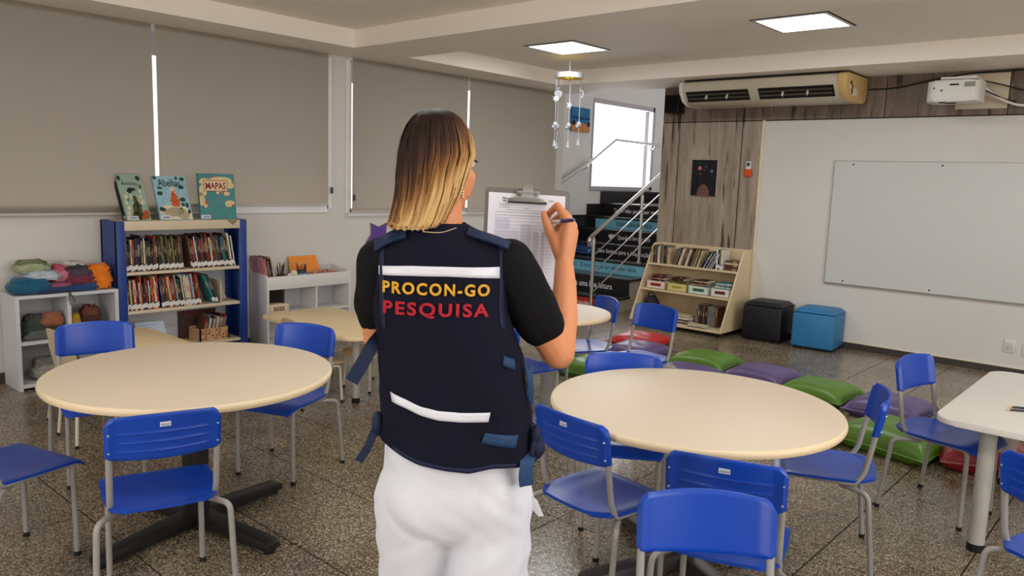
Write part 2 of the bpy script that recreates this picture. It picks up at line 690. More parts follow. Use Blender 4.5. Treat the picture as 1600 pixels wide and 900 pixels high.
for x0, x1, zb, lab, cleat in ((0.1, 2.728, 1.19, 'long grey roller blind behind the display books, cut by the picture edge', None),
                        (2.760, 4.325, 1.255, 'grey roller blind between the blue bookcase and the person, with white frame showing below', 4.365),
                        (4.60, 6.122, 1.19, "grey roller blind directly behind the person's head", 4.62),
                        (6.157, 7.69, 1.19, 'grey roller blind behind the clipboard, next to the stairwell', None)):
    t = thing('roller_blind', lab, 'blind', ((x0 + x1) / 2, YB, zb))
    w = x1 - x0
    bm = NB()
    b2(bm, -w / 2, w / 2, -0.002, 0.002, 0, ZS - zb - 0.004)
    obj('fabric', bm, blind_m, t, smooth=0)
    bm = NB()
    b2(bm, -w / 2, w / 2, -0.008, 0.008, -0.012, 0.006, 0.004, 1)
    obj('bottom_bar', bm, bl_bar, t, smooth=0)
    if cleat:
        bm = NB()
        b2(bm, cleat - (x0 + x1) / 2 - 0.012, cleat - (x0 + x1) / 2 + 0.012, -0.012, 0.012, 0.10, 0.16, 0.006)
        obj('chain_tensioner', bm, chain_m, t)

# luminaires: frame + reflector strips + lamp
lum_frame = mat('luminaire_frame', (225, 225, 228), 0.4, 0.5)
lum_em = mat('luminaire_diffuser', (255, 255, 255), 0.5, 0.5, emit=(240, 248, 255), estr=5.0)
lum_gap = mat('dark_gap', (40, 36, 32), 0.8, 0.1)
labs = {0: 'square ceiling luminaire above the hanging paper mobile', 1: 'square ceiling luminaire in front of the air conditioner'}
proto = None
for k, (x, y) in enumerate(LUMS):
    lab = labs.get(k, 'square ceiling luminaire out of view near the photographer')
    if proto is None:
        t = proto = thing('ceiling_light', lab, 'ceiling light', (x, y, ZC), 0)
        bm = NB()
        for a in ((-0.275, 0.275, -0.275, -0.255), (-0.275, 0.275, 0.255, 0.275), (-0.275, -0.255, -0.255, 0.255), (0.255, 0.275, -0.255, 0.255)):
            b2(bm, a[0], a[1], a[2], a[3], -0.008, 0.0)
        obj('frame', bm, lum_frame, t, smooth=0)
        bm = NB()
        b2(bm, -0.29, 0.29, -0.29, 0.29, -0.003, 0.0)
        obj('recess_edge', bm, lum_gap, t, smooth=0)
        bm = NB()
        b2(bm, -0.255, 0.255, -0.255, 0.255, -0.0065, -0.004)
        obj('diffuser', bm, lum_em, t, smooth=0)
        for q in (-0.12, 0.0, 0.12):
            bm = NB()
            b2(bm, q - 0.003, q + 0.003, -0.255, 0.255, -0.0085, -0.006)
            obj('louvre', bm, mat('louvre_white', (235, 245, 250), 0.3, 0.5, emit=(200, 225, 235), estr=1.6), t, smooth=0)
    else:
        t = dup(proto, (x, y, ZC), 0, lab)
    area_light('luminaire_lamp', (x, y, ZC - 0.015), (0, 0, -1), 0.5, 0.5, LUM_POWER, (0.93, 0.97, 1.0))
    if k > 1:
        t['group'] = 'luminaires out of view'
# ---------------------------------------------------------------- blue school chairs
blue_pl = mat('blue_plastic', (8, 64, 168), 0.33, 0.5, var=0.03, vscale=3, bump=0.04, bscale=500)
tube_grey = mat('grey_tube', (150, 146, 140), 0.38, 0.5, var=0.06, vscale=30)
rubber = mat('black_rubber', (26, 25, 24), 0.7, 0.3)
sticker_m = mat('sticker_white', (205, 208, 215), 0.5, 0.4)
sticker_ink = mat('sticker_ink', (120, 128, 150), 0.5, 0.4)
rivet_m = mat('rivet', (205, 208, 215), 0.3, 0.5, metal=0.6)

CW, YBT, ZT, ZBK, YP, ZSEAT = 0.183, -0.219, 0.741, 0.579, -0.156, 0.383


def post_y(z):
    return YP + (YBT - YP) * (z - ZSEAT) / (ZT - ZSEAT)


def backrest_bm():
    bm = NB()
    nu, nv = 28, 30
    front, rear = {}, {}
    for i in range(nu + 1):
        u = -1 + 2 * i / nu
        for j in range(nv + 1):
            v = j / nv
            a = abs(u)
            rc = 0.16  # rounded upper corners
            top = ZT - 0.012 * u * u - (0.030 * (max(0, a - (1 - rc)) / rc) ** 2.2)
            bot = ZBK - 0.004 + 0.006 * u * u + (0.012 * (max(0, a - (1 - rc * 0.6)) / (rc * 0.6)) ** 2)
            z = bot + (top - bot) * v
            yc = post_y(z) - 0.030 * max(0, 1 - (a / 0.90) ** 2)
            th = 0.006 + 0.0095 * min(1, max(0, (a - 0.80) / 0.08))
            ridge = 0.0
            if a < 0.80 and 0.08 < v < 0.80:
                ph = (v * 30 + 0.5) // 1 % 6
                ridge = -0.0026 * (1 if ph == 0 else 0) * min(1, (0.80 - a) / 0.06)
            edge = 0.4 if j in (0, nv) or i in (0, nu) else (0.8 if j in (1, nv - 1) else 1)
            front[i, j] = bm.verts.new((u * CW, yc + th * edge, z))
            rear[i, j] = bm.verts.new((u * CW, yc - th * edge + ridge, z))
    for i in range(nu):
        for j in range(nv):
            bm.faces.new((front[i, j], front[i + 1, j], front[i + 1, j + 1], front[i, j + 1]))
            bm.faces.new((rear[i, j], rear[i, j + 1], rear[i + 1, j + 1], rear[i + 1, j]))
    for i in range(nu):
        for j in (0, nv):
            bm.faces.new((front[i, j], rear[i, j], rear[i + 1, j], front[i + 1, j]))
    for j in range(nv):
        for i in (0, nu):
            bm.faces.new((front[i, j], front[i, j + 1], rear[i, j + 1], rear[i, j]))
    return bm


def seat_bm(w=0.19, d0=-0.215, d1=0.185, zs=ZSEAT):
    """dished plastic seat with rounded rear and a waterfall front edge"""
    bm = NB()
    nu, nv = 20, 20
    top, bot = {}, {}
    for j in range(nv + 1):
        v = j / nv
        y = d0 + (d1 - d0) * v
        e = max(0, (0.22 - v) / 0.22)
        f = max(0, (v - 0.84) / 0.16)
        hw = w * (0.93 + 0.07 * min(1, v / 0.5)) * (1 - 0.30 * e ** 2.2) * (1 - 0.12 * f ** 2)
        for i in range(nu + 1):
            u = -1 + 2 * i / nu
            x = hw * u
            yy = y - 0.02 * (1 - u * u) * (1 - v) ** 3 * 0.5
            z = zs + 0.022 - 0.010 * (1 - u ** 4) * sin(pi * min(1, v * 1.1)) - 0.030 * f ** 2 + 0.004 * e
            if abs(u) == 1:
                z -= 0.004
            top[i, j] = bm.verts.new((x, yy, z))
            bot[i, j] = bm.verts.new((x * 0.985, yy, z - 0.012))
    for i in range(nu):
        for j in range(nv):
            bm.faces.new((top[i, j], top[i + 1, j], top[i + 1, j + 1], top[i, j + 1]))
            bm.faces.new((bot[i, j], bot[i, j + 1], bot[i + 1, j + 1], bot[i + 1, j]))
    for i in range(nu):
        for j in (0, nv):
            bm.faces.new((top[i, j], bot[i, j], bot[i + 1, j], top[i + 1, j]))
    for j in range(nv):
        for i in (0, nu):
            bm.faces.new((top[i, j], top[i, j + 1], bot[i, j + 1], bot[i, j]))
    return bm


def make_chair(label):
    t = thing('school_chair', label, 'chair')
    obj('seat', seat_bm(), blue_pl, t, smooth=50)
    br = obj('backrest', backrest_bm(), blue_pl, t, smooth=28)
    r = 0.0108
    for s in (-1, 1):
        xp = 0.170 * s
        bm = NB()
        zt = ZT - 0.05
        tube(bm, [(xp, post_y(zt), zt), (xp, post_y(ZSEAT + 0.05), ZSEAT + 0.05), (xp * 0.995, YP + 0.02, ZSEAT), (xp * 0.96, 0.06, ZSEAT + 0.002), (xp * 0.955, 0.085, ZSEAT + 0.001)], r, 12, 0.055, 6)
        obj('side_frame', bm, tube_grey, t)
        bm = NB()
        xf_ = 0.165 * s
        tube(bm, [(xp * 0.955, 0.08, ZSEAT + 0.001), (xp * 0.95, 0.138, ZSEAT - 0.004), (xf_, 0.140, 0.0)], r, 12, 0.05, 6)
        lg = obj('leg', bm, tube_grey, t)
        bm = NB()
        cyl(bm, (xf_, 0.140, 0.0), (xf_, 0.140, 0.018), r * 1.15, seg=12)
        obj('foot_cap', bm, rubber, lg)
        bm = NB()
        xr, yr = 0.226 * s, -0.222
        tube(bm, [(xp * 0.80, -0.085, ZSEAT - 0.021), (xp * 1.02, -0.135, ZSEAT - 0.020), (xp * 1.255, -0.182, ZSEAT - 0.026), (xr, yr, 0.0)], r, 12, 0.055, 7)
        lg = obj('leg', bm, tube_grey, t)
        bm = NB()
        cyl(bm, (xr, yr, 0.0), (xr * 0.997, yr + 0.001, 0.018), r * 1.15, seg=12)
        obj('foot_cap', bm, rubber, lg)
    bm = NB()
    cyl(bm, (-0.15, 0.05, ZSEAT - 0.012), (0.15, 0.05, ZSEAT - 0.012), 0.008, seg=8)
    cyl(bm, (-0.155, -0.10, ZSEAT - 0.014), (0.155, -0.10, ZSEAT - 0.014), 0.008, seg=8)
    obj('cross_bar', bm, tube_grey, t)
    yb = post_y(0.712) - 0.030 - 0.0062
    bm = NB()
    for s, w_, h_, zz in ((0, 0.034, 0.016, 0.702),):
        b2(bm, -w_ / 2, w_ / 2, yb + 0.0005, yb + 0.0045, zz - h_ / 2, zz + h_ / 2)
    st = obj('sticker', bm, sticker_m, br, smooth=0)
    bm = NB()
    for k in range(5):
        b2(bm, -0.012 + 0.006 * k - 0.0015, -0.012 + 0.006 * k + 0.002, yb - 0.0001, yb + 0.001, 0.697, 0.704)
    b2(bm, -0.018, 0.018, yb + 0.0008, yb + 0.003, 0.7195, 0.7205)
    b2(bm, -0.011, 0.012, yb + 0.0010, yb + 0.003, 0.7145, 0.7152)
    obj('printing', bm, sticker_ink, br, smooth=0)
    bm = NB()
    for s in (-1, 1):
        for z in (0.61, 0.675):
            yc = post_y(z) - 0.0165
            cyl(bm, (s * 0.170, yc + 0.004, z), (s * 0.170, yc - 0.0005, z), 0.0045, 0.003, 8)
    obj('rivets', bm, rivet_m, br)
    return t


A = {
    'A': (1.204, 2.752, 342.2, 'blue school chair seen from behind at the left round table, sticker on its ridged back'),
    'B': (2.368, 1.578, 262.2, "blue school chair seen from behind right beside the person's white trousers"),
    'C': (1.670, 0.773, 128.3, 'nearest blue school chair, its smooth bright backrest facing the viewer'),
    'D': (2.357, 1.078, 288.8, 'dark blue school chair with sticker, back to back with the nearest bright chair'),
    'E': (4.180, 0.807, 169.0, 'blue school chair beside the cushions, turned toward the white table'),
    'F': (3.287, 1.125, 22.0, 'blue school chair seen side-on at the right end of the right round table'),
    'G': (2.154, 3.460, 112.5, 'blue school chair between left round table and the small wooden chairs'),
    'J': (1.493, 4.031, 165.0, 'blue school chair behind the left round table in front of the white cube shelf'),
    'H': (2.925, 1.885, 125.0, 'blue school chair pushed in behind the right round table, only its shiny backrest top showing'),
    'I': (4.331, 2.739, 82.0, 'blue school chair between the red cushion and the right round table, backrest facing the viewer'),
    'L': (4.372, 3.226, 59.2, 'blue school chair at the small far round table, in front of the stairs'),
    'N': (3.058, 0.167, 245.8, 'dark blue school chair at the white table, cut by the right picture edge'),
    'K': (0.90, 3.345, 285.0, 'blue school chair of which only the seat shows at the left picture edge'),
    'M': (3.643, 3.097, 260.0, "blue school chair half hidden behind the person's right elbow"),
}
chairs = {}
for k, (x, y, a, lab) in A.items():
    if k == 'A':
        t = make_chair(lab)
        t.location = (x, y, 0)
        t.rotation_euler = (0, 0, radians(a))
        t['group'] = 'blue school chairs'
        chair0 = t
    else:
        t = dup(chair0, (x, y, 0), radians(a), lab, 'blue school chairs')
    chairs[k] = t

# ---------------------------------------------------------------- round tables
cream_lam = mat('cream_laminate', (216, 198, 172), 0.48, 0.5, var=0.015, vscale=2, bump=0.015, bscale=250)
cream_edge = mat('cream_table_edge', (228, 206, 168), 0.4, 0.5, var=0.03, vscale=4)
black_steel = mat('black_steel', (24, 23, 23), 0.4, 0.5, var=0.1, vscale=20)
grey_steel = mat('grey_steel', (140, 138, 134), 0.42, 0.5, var=0.05, vscale=12)


def round_table(label, x, y, R, h, rz, base_m, column='square'):
    t = thing('round_table', label, 'table', (x, y, 0), rz, 'round cream tables')
    bm = NB()
    lathe(bm, [(0, h), (R - 0.016, h), (R - 0.008, h - 0.0015)], 80)
    obj('tabletop', bm, cream_lam, t)
    bm = NB()
    lathe(bm, [(R - 0.008, h - 0.0015), (R - 0.003, h - 0.005), (R, h - 0.013), (R, h - 0.02), (R - 0.004, h - 0.029), (R - 0.012, h - 0.033), (0, h - 0.033)], 80)
    obj('edge_band', bm, cream_edge, t)
    bm = NB()
    if column == 'square':
        b2(bm, -0.04, 0.04, -0.04, 0.04, 0.05, h - 0.04, 0.006)
    else:
        cyl(bm, (0, 0, 0.04), (0, 0, h - 0.04), 0.045, seg=20)
    obj('column', bm, base_m, t)
    bm = NB()
    b2(bm, -0.22, 0.22, -0.03, 0.03, h - 0.06, h - 0.034, 0.004)
    b2(bm, -0.03, 0.03, -0.22, 0.22, h - 0.06, h - 0.034, 0.004)
    obj('top_plate', bm, base_m, t)
    for k in range(4):
        a = k * pi / 2
        bm = NB()
        q = min(0.47, R * 0.82)
        prism(bm, [(0.0, 0.018), (q - 0.01, 0.018), (q, 0.022), (q, 0.045), (q - 0.02, 0.055), (0.0, 0.085)], -0.035, 0.035,
              Matrix.Rotation(a, 4, 'Z') @ Matrix(((1, 0, 0, 0), (0, 0, -1, 0), (0, 1, 0, 0), (0, 0, 0, 1))), 0.004)
        lg = obj('leg', bm, base_m, t)
        bm = NB()
        q -= 0.03
        cyl(bm, (q * cos(a), q * sin(a), 0), (q * cos(a), q * sin(a), 0.019), 0.022, seg=12)
        obj('foot_cap', bm, rubber, lg)
    return t


round_table('cream round table on a black cross base at the left', 1.535, 3.145, 0.575, 0.70, radians(12), black_steel)
round_table('cream round table at the right, chairs crowded around it', 2.735, 1.437, 0.566, 0.70, radians(65), mat('dark_grey_steel', (58, 56, 54), 0.4, 0.5, var=0.1, vscale=20))
round_table("small part of a cream round table seen beyond the person's forearm", 3.97, 3.165, 0.40, 0.70, radians(27), grey_steel)

# chip mark on the left table's rim belongs to that table
# ---------------------------------------------------------------- white rectangular table at right
white_lam = mat('white_laminate', (226, 220, 208), 0.35, 0.5, var=0.015, vscale=2)
leg_grey = mat('leg_grey_paint', (176, 172, 164), 0.45, 0.5, var=0.06, vscale=10)
t = thing('rectangular_table', 'off-white rectangular table with rounded corners at the right picture edge', 'table', (3.70, 0.80, 0))
h = 0.59
bm = NB()
prism(bm, [(x + 0.64, y - 0.62) for x, y in rrect(1.28, 1.24, 0.09, 6)], h - 0.028, h, None, 0.005)
obj('tabletop', bm, white_lam, t)
for (x, y) in ((0.12, -0.20), (1.14, -0.14), (0.12, -1.10), (1.14, -1.10)):
    bm = NB()
    cyl(bm, (x, y, 0.03), (x, y, h - 0.028), 0.034, seg=24)
    lg = obj('leg', bm, leg_grey, t)
    bm = NB()
    cyl(bm, (x, y, 0), (x, y, 0.035), 0.0355, seg=24)
    obj('foot_cap', bm, rubber, lg)
bm = NB()
for y in (-0.20, -1.10):
    b2(bm, 0.12, 1.14, y - 0.012, y + 0.012, h - 0.075, h - 0.03)
obj('apron_rail', bm, leg_grey, t, smooth=0)
# pencils on it
pen_blk = mat('pencil_black', (38, 36, 34), 0.45, 0.5)
for k, (x, y, a, lab) in enumerate(((4.17, 0.50, -1.02, 'dark pencil lying on the white table, farther of the pair'), (4.11, 0.50, -0.98, 'dark pencil lying on the white table, nearer of the pair'))):
    t = thing('pencil', lab, 'pencil', (x, y, h), a, 'pencils on the white table')
    bm = NB()
    cyl(bm, (-0.085, 0, 0.005), (0.085, 0, 0.005), 0.005, seg=6)
    obj('barrel', bm, pen_blk, t)
    bm = NB()
    cyl(bm, (-0.085, 0, 0.005), (-0.105, 0, 0.004), 0.005, 0.001, 6)
    obj('tip', bm, mat('pencil_wood', (206, 176, 136), 0.6, 0.3), t)

# ---------------------------------------------------------------- children's tables and chairs
ply = mat('beige_plywood', (236, 210, 166), 0.42, 0.45, var=0.04, vscale=3, stretch=(1, 8, 1))
ply2 = mat('beige_shell', (202, 178, 142), 0.45, 0.45, var=0.05, vscale=4)
cream_tube = mat('cream_tube', (216, 206, 188), 0.4, 0.5)


def kid_table(label, x0, x1, y0, y1, h, legs):
    t = thing('child_table', label, 'table', ((x0 + x1) / 2, (y0 + y1) / 2, 0), 0, 'low beige child tables')
    bm = NB()
    prism(bm, rrect(x1 - x0, y1 - y0, 0.08, 6), h - 0.026, h, None, 0.006)
    obj('tabletop', bm, ply, t)
    for (x, y) in legs:
        xx, yy = x - (x0 + x1) / 2, y - (y0 + y1) / 2
        bm = NB()
        cyl(bm, (xx, yy, 0.03), (xx, yy, h - 0.026), 0.026, seg=20)
        lg = obj('leg', bm, leg_grey, t)
        bm = NB()
        cyl(bm, (xx, yy, 0), (xx, yy, 0.035), 0.0275, seg=20)
        obj('foot_cap', bm, rubber, lg)
    return t


kid_table('low beige child table between the white bin cabinet and the person', 3.0, 3.62, 4.0, 5.12, 0.5, ((3.19, 4.205), (3.54, 4.10), (3.12, 4.95), (3.50, 4.95)))
kid_table('low beige child table behind the left blue chair, in front of the blue bookcase', 1.70, 2.2, 4.25, 5.16, 0.5, ((1.76, 4.40), (2.10, 4.40), (1.75, 5.132), (2.10, 5.04)))


def kid_chair(label):
    t = thing('child_chair', label, 'chair', (0, 0, 0), 0, 'small child chairs')
    w, zs = 0.14, 0.27
    bm = NB()
    n = 14
    for (a0, a1, z0, z1) in ((0, 1, 0.34, 0.59),):
        F, R = {}, {}
        for i in range(n + 1):
            u = -1 + 2 * i / n
            for j in range(9):
                v = j / 8
                tp = z1 - 0.045 * abs(u) ** 3
                bt = z0 + 0.02 * abs(u) ** 3
                z = bt + (tp - bt) * v
                y = -0.135 - 0.05 * (z - 0.3) / 0.28 - 0.02 * (1 - u * u)
                F[i, j] = bm.verts.new((u * w, y + 0.005, z))
                R[i, j] = bm.verts.new((u * w, y - 0.005, z))
        for i in range(n):
            for j in range(8):
                bm.faces.new((F[i, j], F[i + 1, j], F[i + 1, j + 1], F[i, j + 1]))
                bm.faces.new((R[i, j], R[i, j + 1], R[i + 1, j + 1], R[i + 1, j]))
        for i in range(n):
            for j in (0, 8):
                bm.faces.new((F[i, j], R[i, j], R[i + 1, j], F[i + 1, j]))
        for j in range(8):
            for i in (0, n):
                bm.faces.new((F[i, j], F[i, j + 1], R[i, j + 1], R[i, j]))
    obj('backrest', bm, ply2, t, smooth=50)
    obj('seat', seat_bm(0.145, -0.155, 0.15, zs), ply2, t, smooth=50)
    for s in (-1, 1):
        bm = NB()
        tube(bm, [(s * 0.125, -0.172, 0.48), (s * 0.125, -0.135, zs + 0.03), (s * 0.122, -0.11, zs), (s * 0.12, 0.06, zs)], 0.009, 10, 0.04)
        obj('side_frame', bm, cream_tube, t)
        for (y0, y1, xe) in ((0.05, 0.12, 0.135), (-0.05, -0.19, 0.155)):
            bm = NB()
            tube(bm, [(s * 0.12, y0, zs - 0.014), (s * 0.125, y1 * 0.9, zs - 0.016), (s * xe, y1, 0)], 0.009, 10, 0.045)
            lg = obj('leg', bm, cream_tube, t)
            bm = NB()
            cyl(bm, (s * xe, y1, 0), (s * xe, y1, 0.016), 0.0105, seg=10)
            obj('foot_cap', bm, rubber, lg)
    return t


KC = [(1.72, 4.64, 268, 'small beige child chair in front of the cube shelf, nearer of the two'),
      (1.775, 4.96, 270, 'small beige child chair by the cube shelf, farther of the two'),
      (3.02, 4.42, 265, 'small wooden child chair right behind the far right blue chair of the left table'),
      (3.50, 4.46, 95, "small wooden child chair beyond the child table leg, next to the person's hanging strap"),
      (3.78, 4.10, 100, 'small wooden child chair mostly hidden behind the person')]
for k, (x, y, a, lab) in enumerate(KC):
    if k == 0:
        kc = kid_chair(lab)
        kc.location = (x, y, 0)
        kc.rotation_euler = (0, 0, radians(a))
    else:
        dup(kc, (x, y, 0), radians(a), lab, 'small child chairs')

# ---------------------------------------------------------------- floor cushions
def cushion(label, col, x, y, a, w=0.50, d=0.50, th=0.13, z=0.0, tilt=(0, 0)):
    t = thing('floor_cushion', label, 'cushion', (x, y, z), radians(a), 'floor cushions')
    t.rotation_euler = (tilt[0], tilt[1], radians(a))
    m = mat('leatherette_%d_%d_%d' % col, col, 0.38, 0.45, var=0.06, vscale=3, bump=0.12, bscale=14)
    bm = NB()
    n = 22
    top, bot = {}, {}
    rs = random.Random(hash((x, y)) & 1023)
    for i in range(n + 1):
        for j in range(n + 1):
            u, v = -1 + 2 * i / n, -1 + 2 * j / n
            pinch = 1 - 0.10 * (1 - u * u) * 0 - 0.07 * (1 - v * v)
            px_ = w / 2 * u * (1 - 0.09 * (1 - v * v) * u * u)
            py_ = d / 2 * v * (1 - 0.09 * (1 - u * u) * v * v)
            f = max(0, (1 - u ** 4) * (1 - v ** 4)) ** 0.55
            wr = 0.008 * mnoise.noise(Vector((u * 2.2 + x, v * 2.2 + y, 0)))
            zt = th * 0.33 + (th * 0.67) * f + wr * f
            zb = th * 0.33 - (th * 0.33) * min(1, f * 1.6)
            top[i, j] = bm.verts.new((px_, py_, zt))
            bot[i, j] = bm.verts.new((px_, py_, max(0, zb))) if 0 < i < n and 0 < j < n else top[i, j]
    for i in range(n):
        for j in range(n):
            bm.faces.new((top[i, j], top[i + 1, j], top[i + 1, j + 1], top[i, j + 1]))
            bm.faces.new((bot[i, j], bot[i, j + 1], bot[i + 1, j + 1], bot[i + 1, j]))
    obj('cover', bm, m, t, smooth=60)
    bm = NB()
    pts = []
    for k in range(n + 1):
        pts.append((k, 0))
    for k in range(1, n + 1):
        pts.append((n, k))
    for k in range(n - 1, -1, -1):
        pts.append((k, n))
    for k in range(n - 1, 0, -1):
        pts.append((0, k))
    P = []
    for (i, j) in pts:
        u, v = -1 + 2 * i / n, -1 + 2 * j / n
        P.append((w / 2 * u * (1 - 0.09 * (1 - v * v) * u * u), d / 2 * v * (1 - 0.09 * (1 - u * u) * v * v), th * 0.33))
    P.append(P[0])
    tube(bm, P, 0.0045, 6)
    obj('seam', bm, m, t)
    return t


GREEN, PURPLE, RED = (84, 124, 32), (92, 74, 120), (184, 44, 42)
cushion('green floor cushion right of the purple one, nearest the blue ottoman side of the row', GREEN, 5.83, 2.03, -3)
cushion('purple floor cushion between the two green ones in the row beyond the round table', PURPLE, 5.98, 2.54, -3, th=0.12)
cushion('green floor cushion in front of the wooden bookshelf, behind the right round table', GREEN, 6.06, 3.10, 4)
cushion("dark purple floor cushion strip showing just above the round table's far rim", PURPLE, 5.58, 3.02, 2, th=0.10)
cushion('red floor cushion in front of the bookshelf behind the blue chair', RED, 6.42, 3.98, 6, th=0.11)
cushion('purple floor cushion touching the red one behind the blue chair', PURPLE, 5.97, 3.72, 5, th=0.12)
cushion('purple floor cushion behind the chair turned to the white table', PURPLE, 5.74, 1.50, -4, w=0.52, th=0.14)
cushion('large green floor cushion behind the side-on blue chair', GREEN, 5.02, 1.27, -10, w=0.56, d=0.60, th=0.16)
cushion("red floor cushion corner peeping out past the round table's right end", RED, 4.78, 1.78, 8, th=0.15)
cushion('dark red floor cushion under the white table edge', (128, 30, 32), 5.10, 0.82, 20, th=0.17)
cushion('green floor cushion partly hidden between chair seat and white table', GREEN, 5.72, 0.98, -6, th=0.14)
cushion("small green cushion corner beside the person's elbow", GREEN, 5.12, 3.62, 12, th=0.12)
cushion('dark violet cushion under the far round table chair', (74, 62, 98), 5.35, 3.75, 30, th=0.12, w=0.45, d=0.45)
cushion('dark red cushion farther under the white table', (128, 30, 32), 5.50, 0.42, 12, th=0.15)

# ---------------------------------------------------------------- ottomans
def ottoman(label, x, y, a, col, h=0.40, w=0.40):
    t = thing('cube_ottoman', label, 'ottoman', (x, y, 0), radians(a), 'cube ottomans')
    m = mat('ottoman_%d' % col[2], col, 0.5, 0.45, var=0.05, vscale=4, bump=0.08, bscale=25)
    bm = NB()
    b2(bm, -w / 2 + 0.02, w / 2 - 0.02, -w / 2 + 0.02, w / 2 - 0.02, 0, 0.022)
    obj('base', bm, rubber, t, smooth=0)
    bm = NB()
    n = 10
    bx(bm, (0, 0, 0.02 + (h - 0.02) / 2 - 0.02), (w, w, h - 0.06), None, 0.022, 3)
    obj('body', bm, m, t, smooth=60)
    bm = NB()
    T, B = {}, {}
    for i in range(n + 1):
        for j in range(n + 1):
            u, v = -1 + 2 * i / n, -1 + 2 * j / n
            f = ((1 - u ** 6) * (1 - v ** 6)) ** 0.5
            T[i, j] = bm.verts.new((u * w * 0.505, v * w * 0.505, h - 0.035 + 0.04 * f))
    for i in range(n):
        for j in range(n):
            bm.faces.new((T[i, j], T[i + 1, j], T[i + 1, j + 1], T[i, j + 1]))
    obj('lid_cushion', bm, m, t, smooth=80)
    return t


ottoman('black cube ottoman between the wooden bookshelf and the blue ottoman', 7.70, 3.27, 4, (12, 12, 22))
ottoman('light blue cube ottoman against the white wall below the whiteboard corner', 7.70, 2.755, 5, (44, 118, 168))
# ---------------------------------------------------------------- whiteboard and wall fittings
wb_m = mat('whiteboard_grey', (206, 208, 204), 0.28, 0.5, var=0.01, vscale=1.5)
alu = mat('aluminium_edge', (150, 146, 140), 0.4, 0.5, metal=0.5)
t = thing('whiteboard', 'large grey-white board screwed to the wall at right', 'whiteboard', (XW - 0.003, 0.95, 0.633))
bm = NB()
b2(bm, -0.018, 0, -1.86, 1.857, 0, 1.197, 0.002, 1)
obj('board', bm, wb_m, t, smooth=0)
bm = NB()
b2(bm, -0.020, 0, -1.862, 1.860, -0.010, 0.002)
b2(bm, -0.020, 0, -1.862, 1.860, 1.196, 1.200)
b2(bm, -0.020, 0, 1.856, 1.860, 0, 1.2)
obj('edge_strip', bm, alu, t, smooth=0)
bm = NB()
for y in (1.68, 0.9, 0.1, -0.7):
    for z in (0.03, 1.165):
        cyl(bm, (-0.017, y, z), (-0.022, y, z), 0.009, 0.006, 8)
obj('screws', bm, rubber, t)

plastic_w = mat('white_plastic', (222, 218, 210), 0.4, 0.5, var=0.02, vscale=6)
plastic_y = mat('yellowed_plastic', (214, 180, 118), 0.42, 0.5, var=0.08, vscale=6)
for lab, y, z, w, hh in (('square white wall socket below the whiteboard', 1.172, 0.25, 0.085, 0.108), ('white wall socket at the very right picture edge', 1.03, 0.235, 0.085, 0.108), ('white wall socket between the two ottomans', 3.0, 0.30, 0.07, 0.11)):
    t = thing('wall_socket', lab, 'socket', (XW, y, z))
    bm = NB()
    b2(bm, -0.012, 0, -w / 2, w / 2, -hh / 2, hh / 2, 0.004)
    obj('plate', bm, plastic_w, t)
    bm = NB()
    b2(bm, -0.016, -0.011, -w / 2 + 0.015, w / 2 - 0.015, -hh / 2 + 0.02, hh / 2 - 0.02, 0.002)
    obj('switch', bm, mat('socket_insert', (200, 198, 194), 0.4, 0.5), t)

# air conditioner under the soffit
t = thing('air_conditioner', 'long ceiling-mounted air conditioner with yellowed end cap', 'air conditioner', (XW - 0.03, 3.38, 0))
prof = [(0.0, 2.60), (-0.52, 2.60), (-0.56, 2.585), (-0.575, 2.55), (-0.56, 2.49), (-0.49, 2.40), (-0.40, 2.365), (-0.10, 2.36), (-0.03, 2.38), (0, 2.42)]
MXZ = lambda y: Matrix(((1, 0, 0, 0), (0, 0, 1, y), (0, 1, 0, 0), (0, 0, 0, 1)))
bm = NB()
prism(bm, [(x, z) for x, z in prof], -0.74, 0.84, MXZ(0), 0.006)
body = obj('body', bm, mat('ac_plastic_shaded', (198, 188, 168), 0.42, 0.5, var=0.04, vscale=5), t, smooth=30)  # body colour darkened to stand in for the shade it hangs in
bm = NB()
prism(bm, [(x * 1.01 - 0.004, 2.48 + (z - 2.48) * 1.03) for x, z in prof], -0.82, -0.735, MXZ(0), 0.012)
ec = obj('end_cap', bm, plastic_y, t, smooth=30)
bm = NB()
prism(bm, [(x * 1.01 - 0.004, 2.48 + (z - 2.48) * 1.03) for x, z in prof], 0.835, 0.875, MXZ(0), 0.012)
obj('end_cap', bm, plastic_w, t, smooth=30)
slope = math.atan2(0.09, 0.07)
bm = NB()
nrm = Vector((-0.09, 0, -0.07)).normalized()
p0, p1 = Vector((-0.562, 0, 2.495)), Vector((-0.487, 0, 2.398))
for (ya, yb) in ((0.12, 0.80), (-0.70, 0.02)):
    vs = [bm.verts.new(p + Vector((0, y, 0)) + nrm * 0.004) for p, y in ((p0, ya), (p0, yb), (p1, yb), (p1, ya))]
    bm.faces.new(vs)
    b2(bm, -0.50, -0.485, ya, yb, 2.398, 2.402)
obj('air_outlet', bm, mat('outlet_dark', (28, 25, 22), 0.7, 0.3), t, smooth=0)
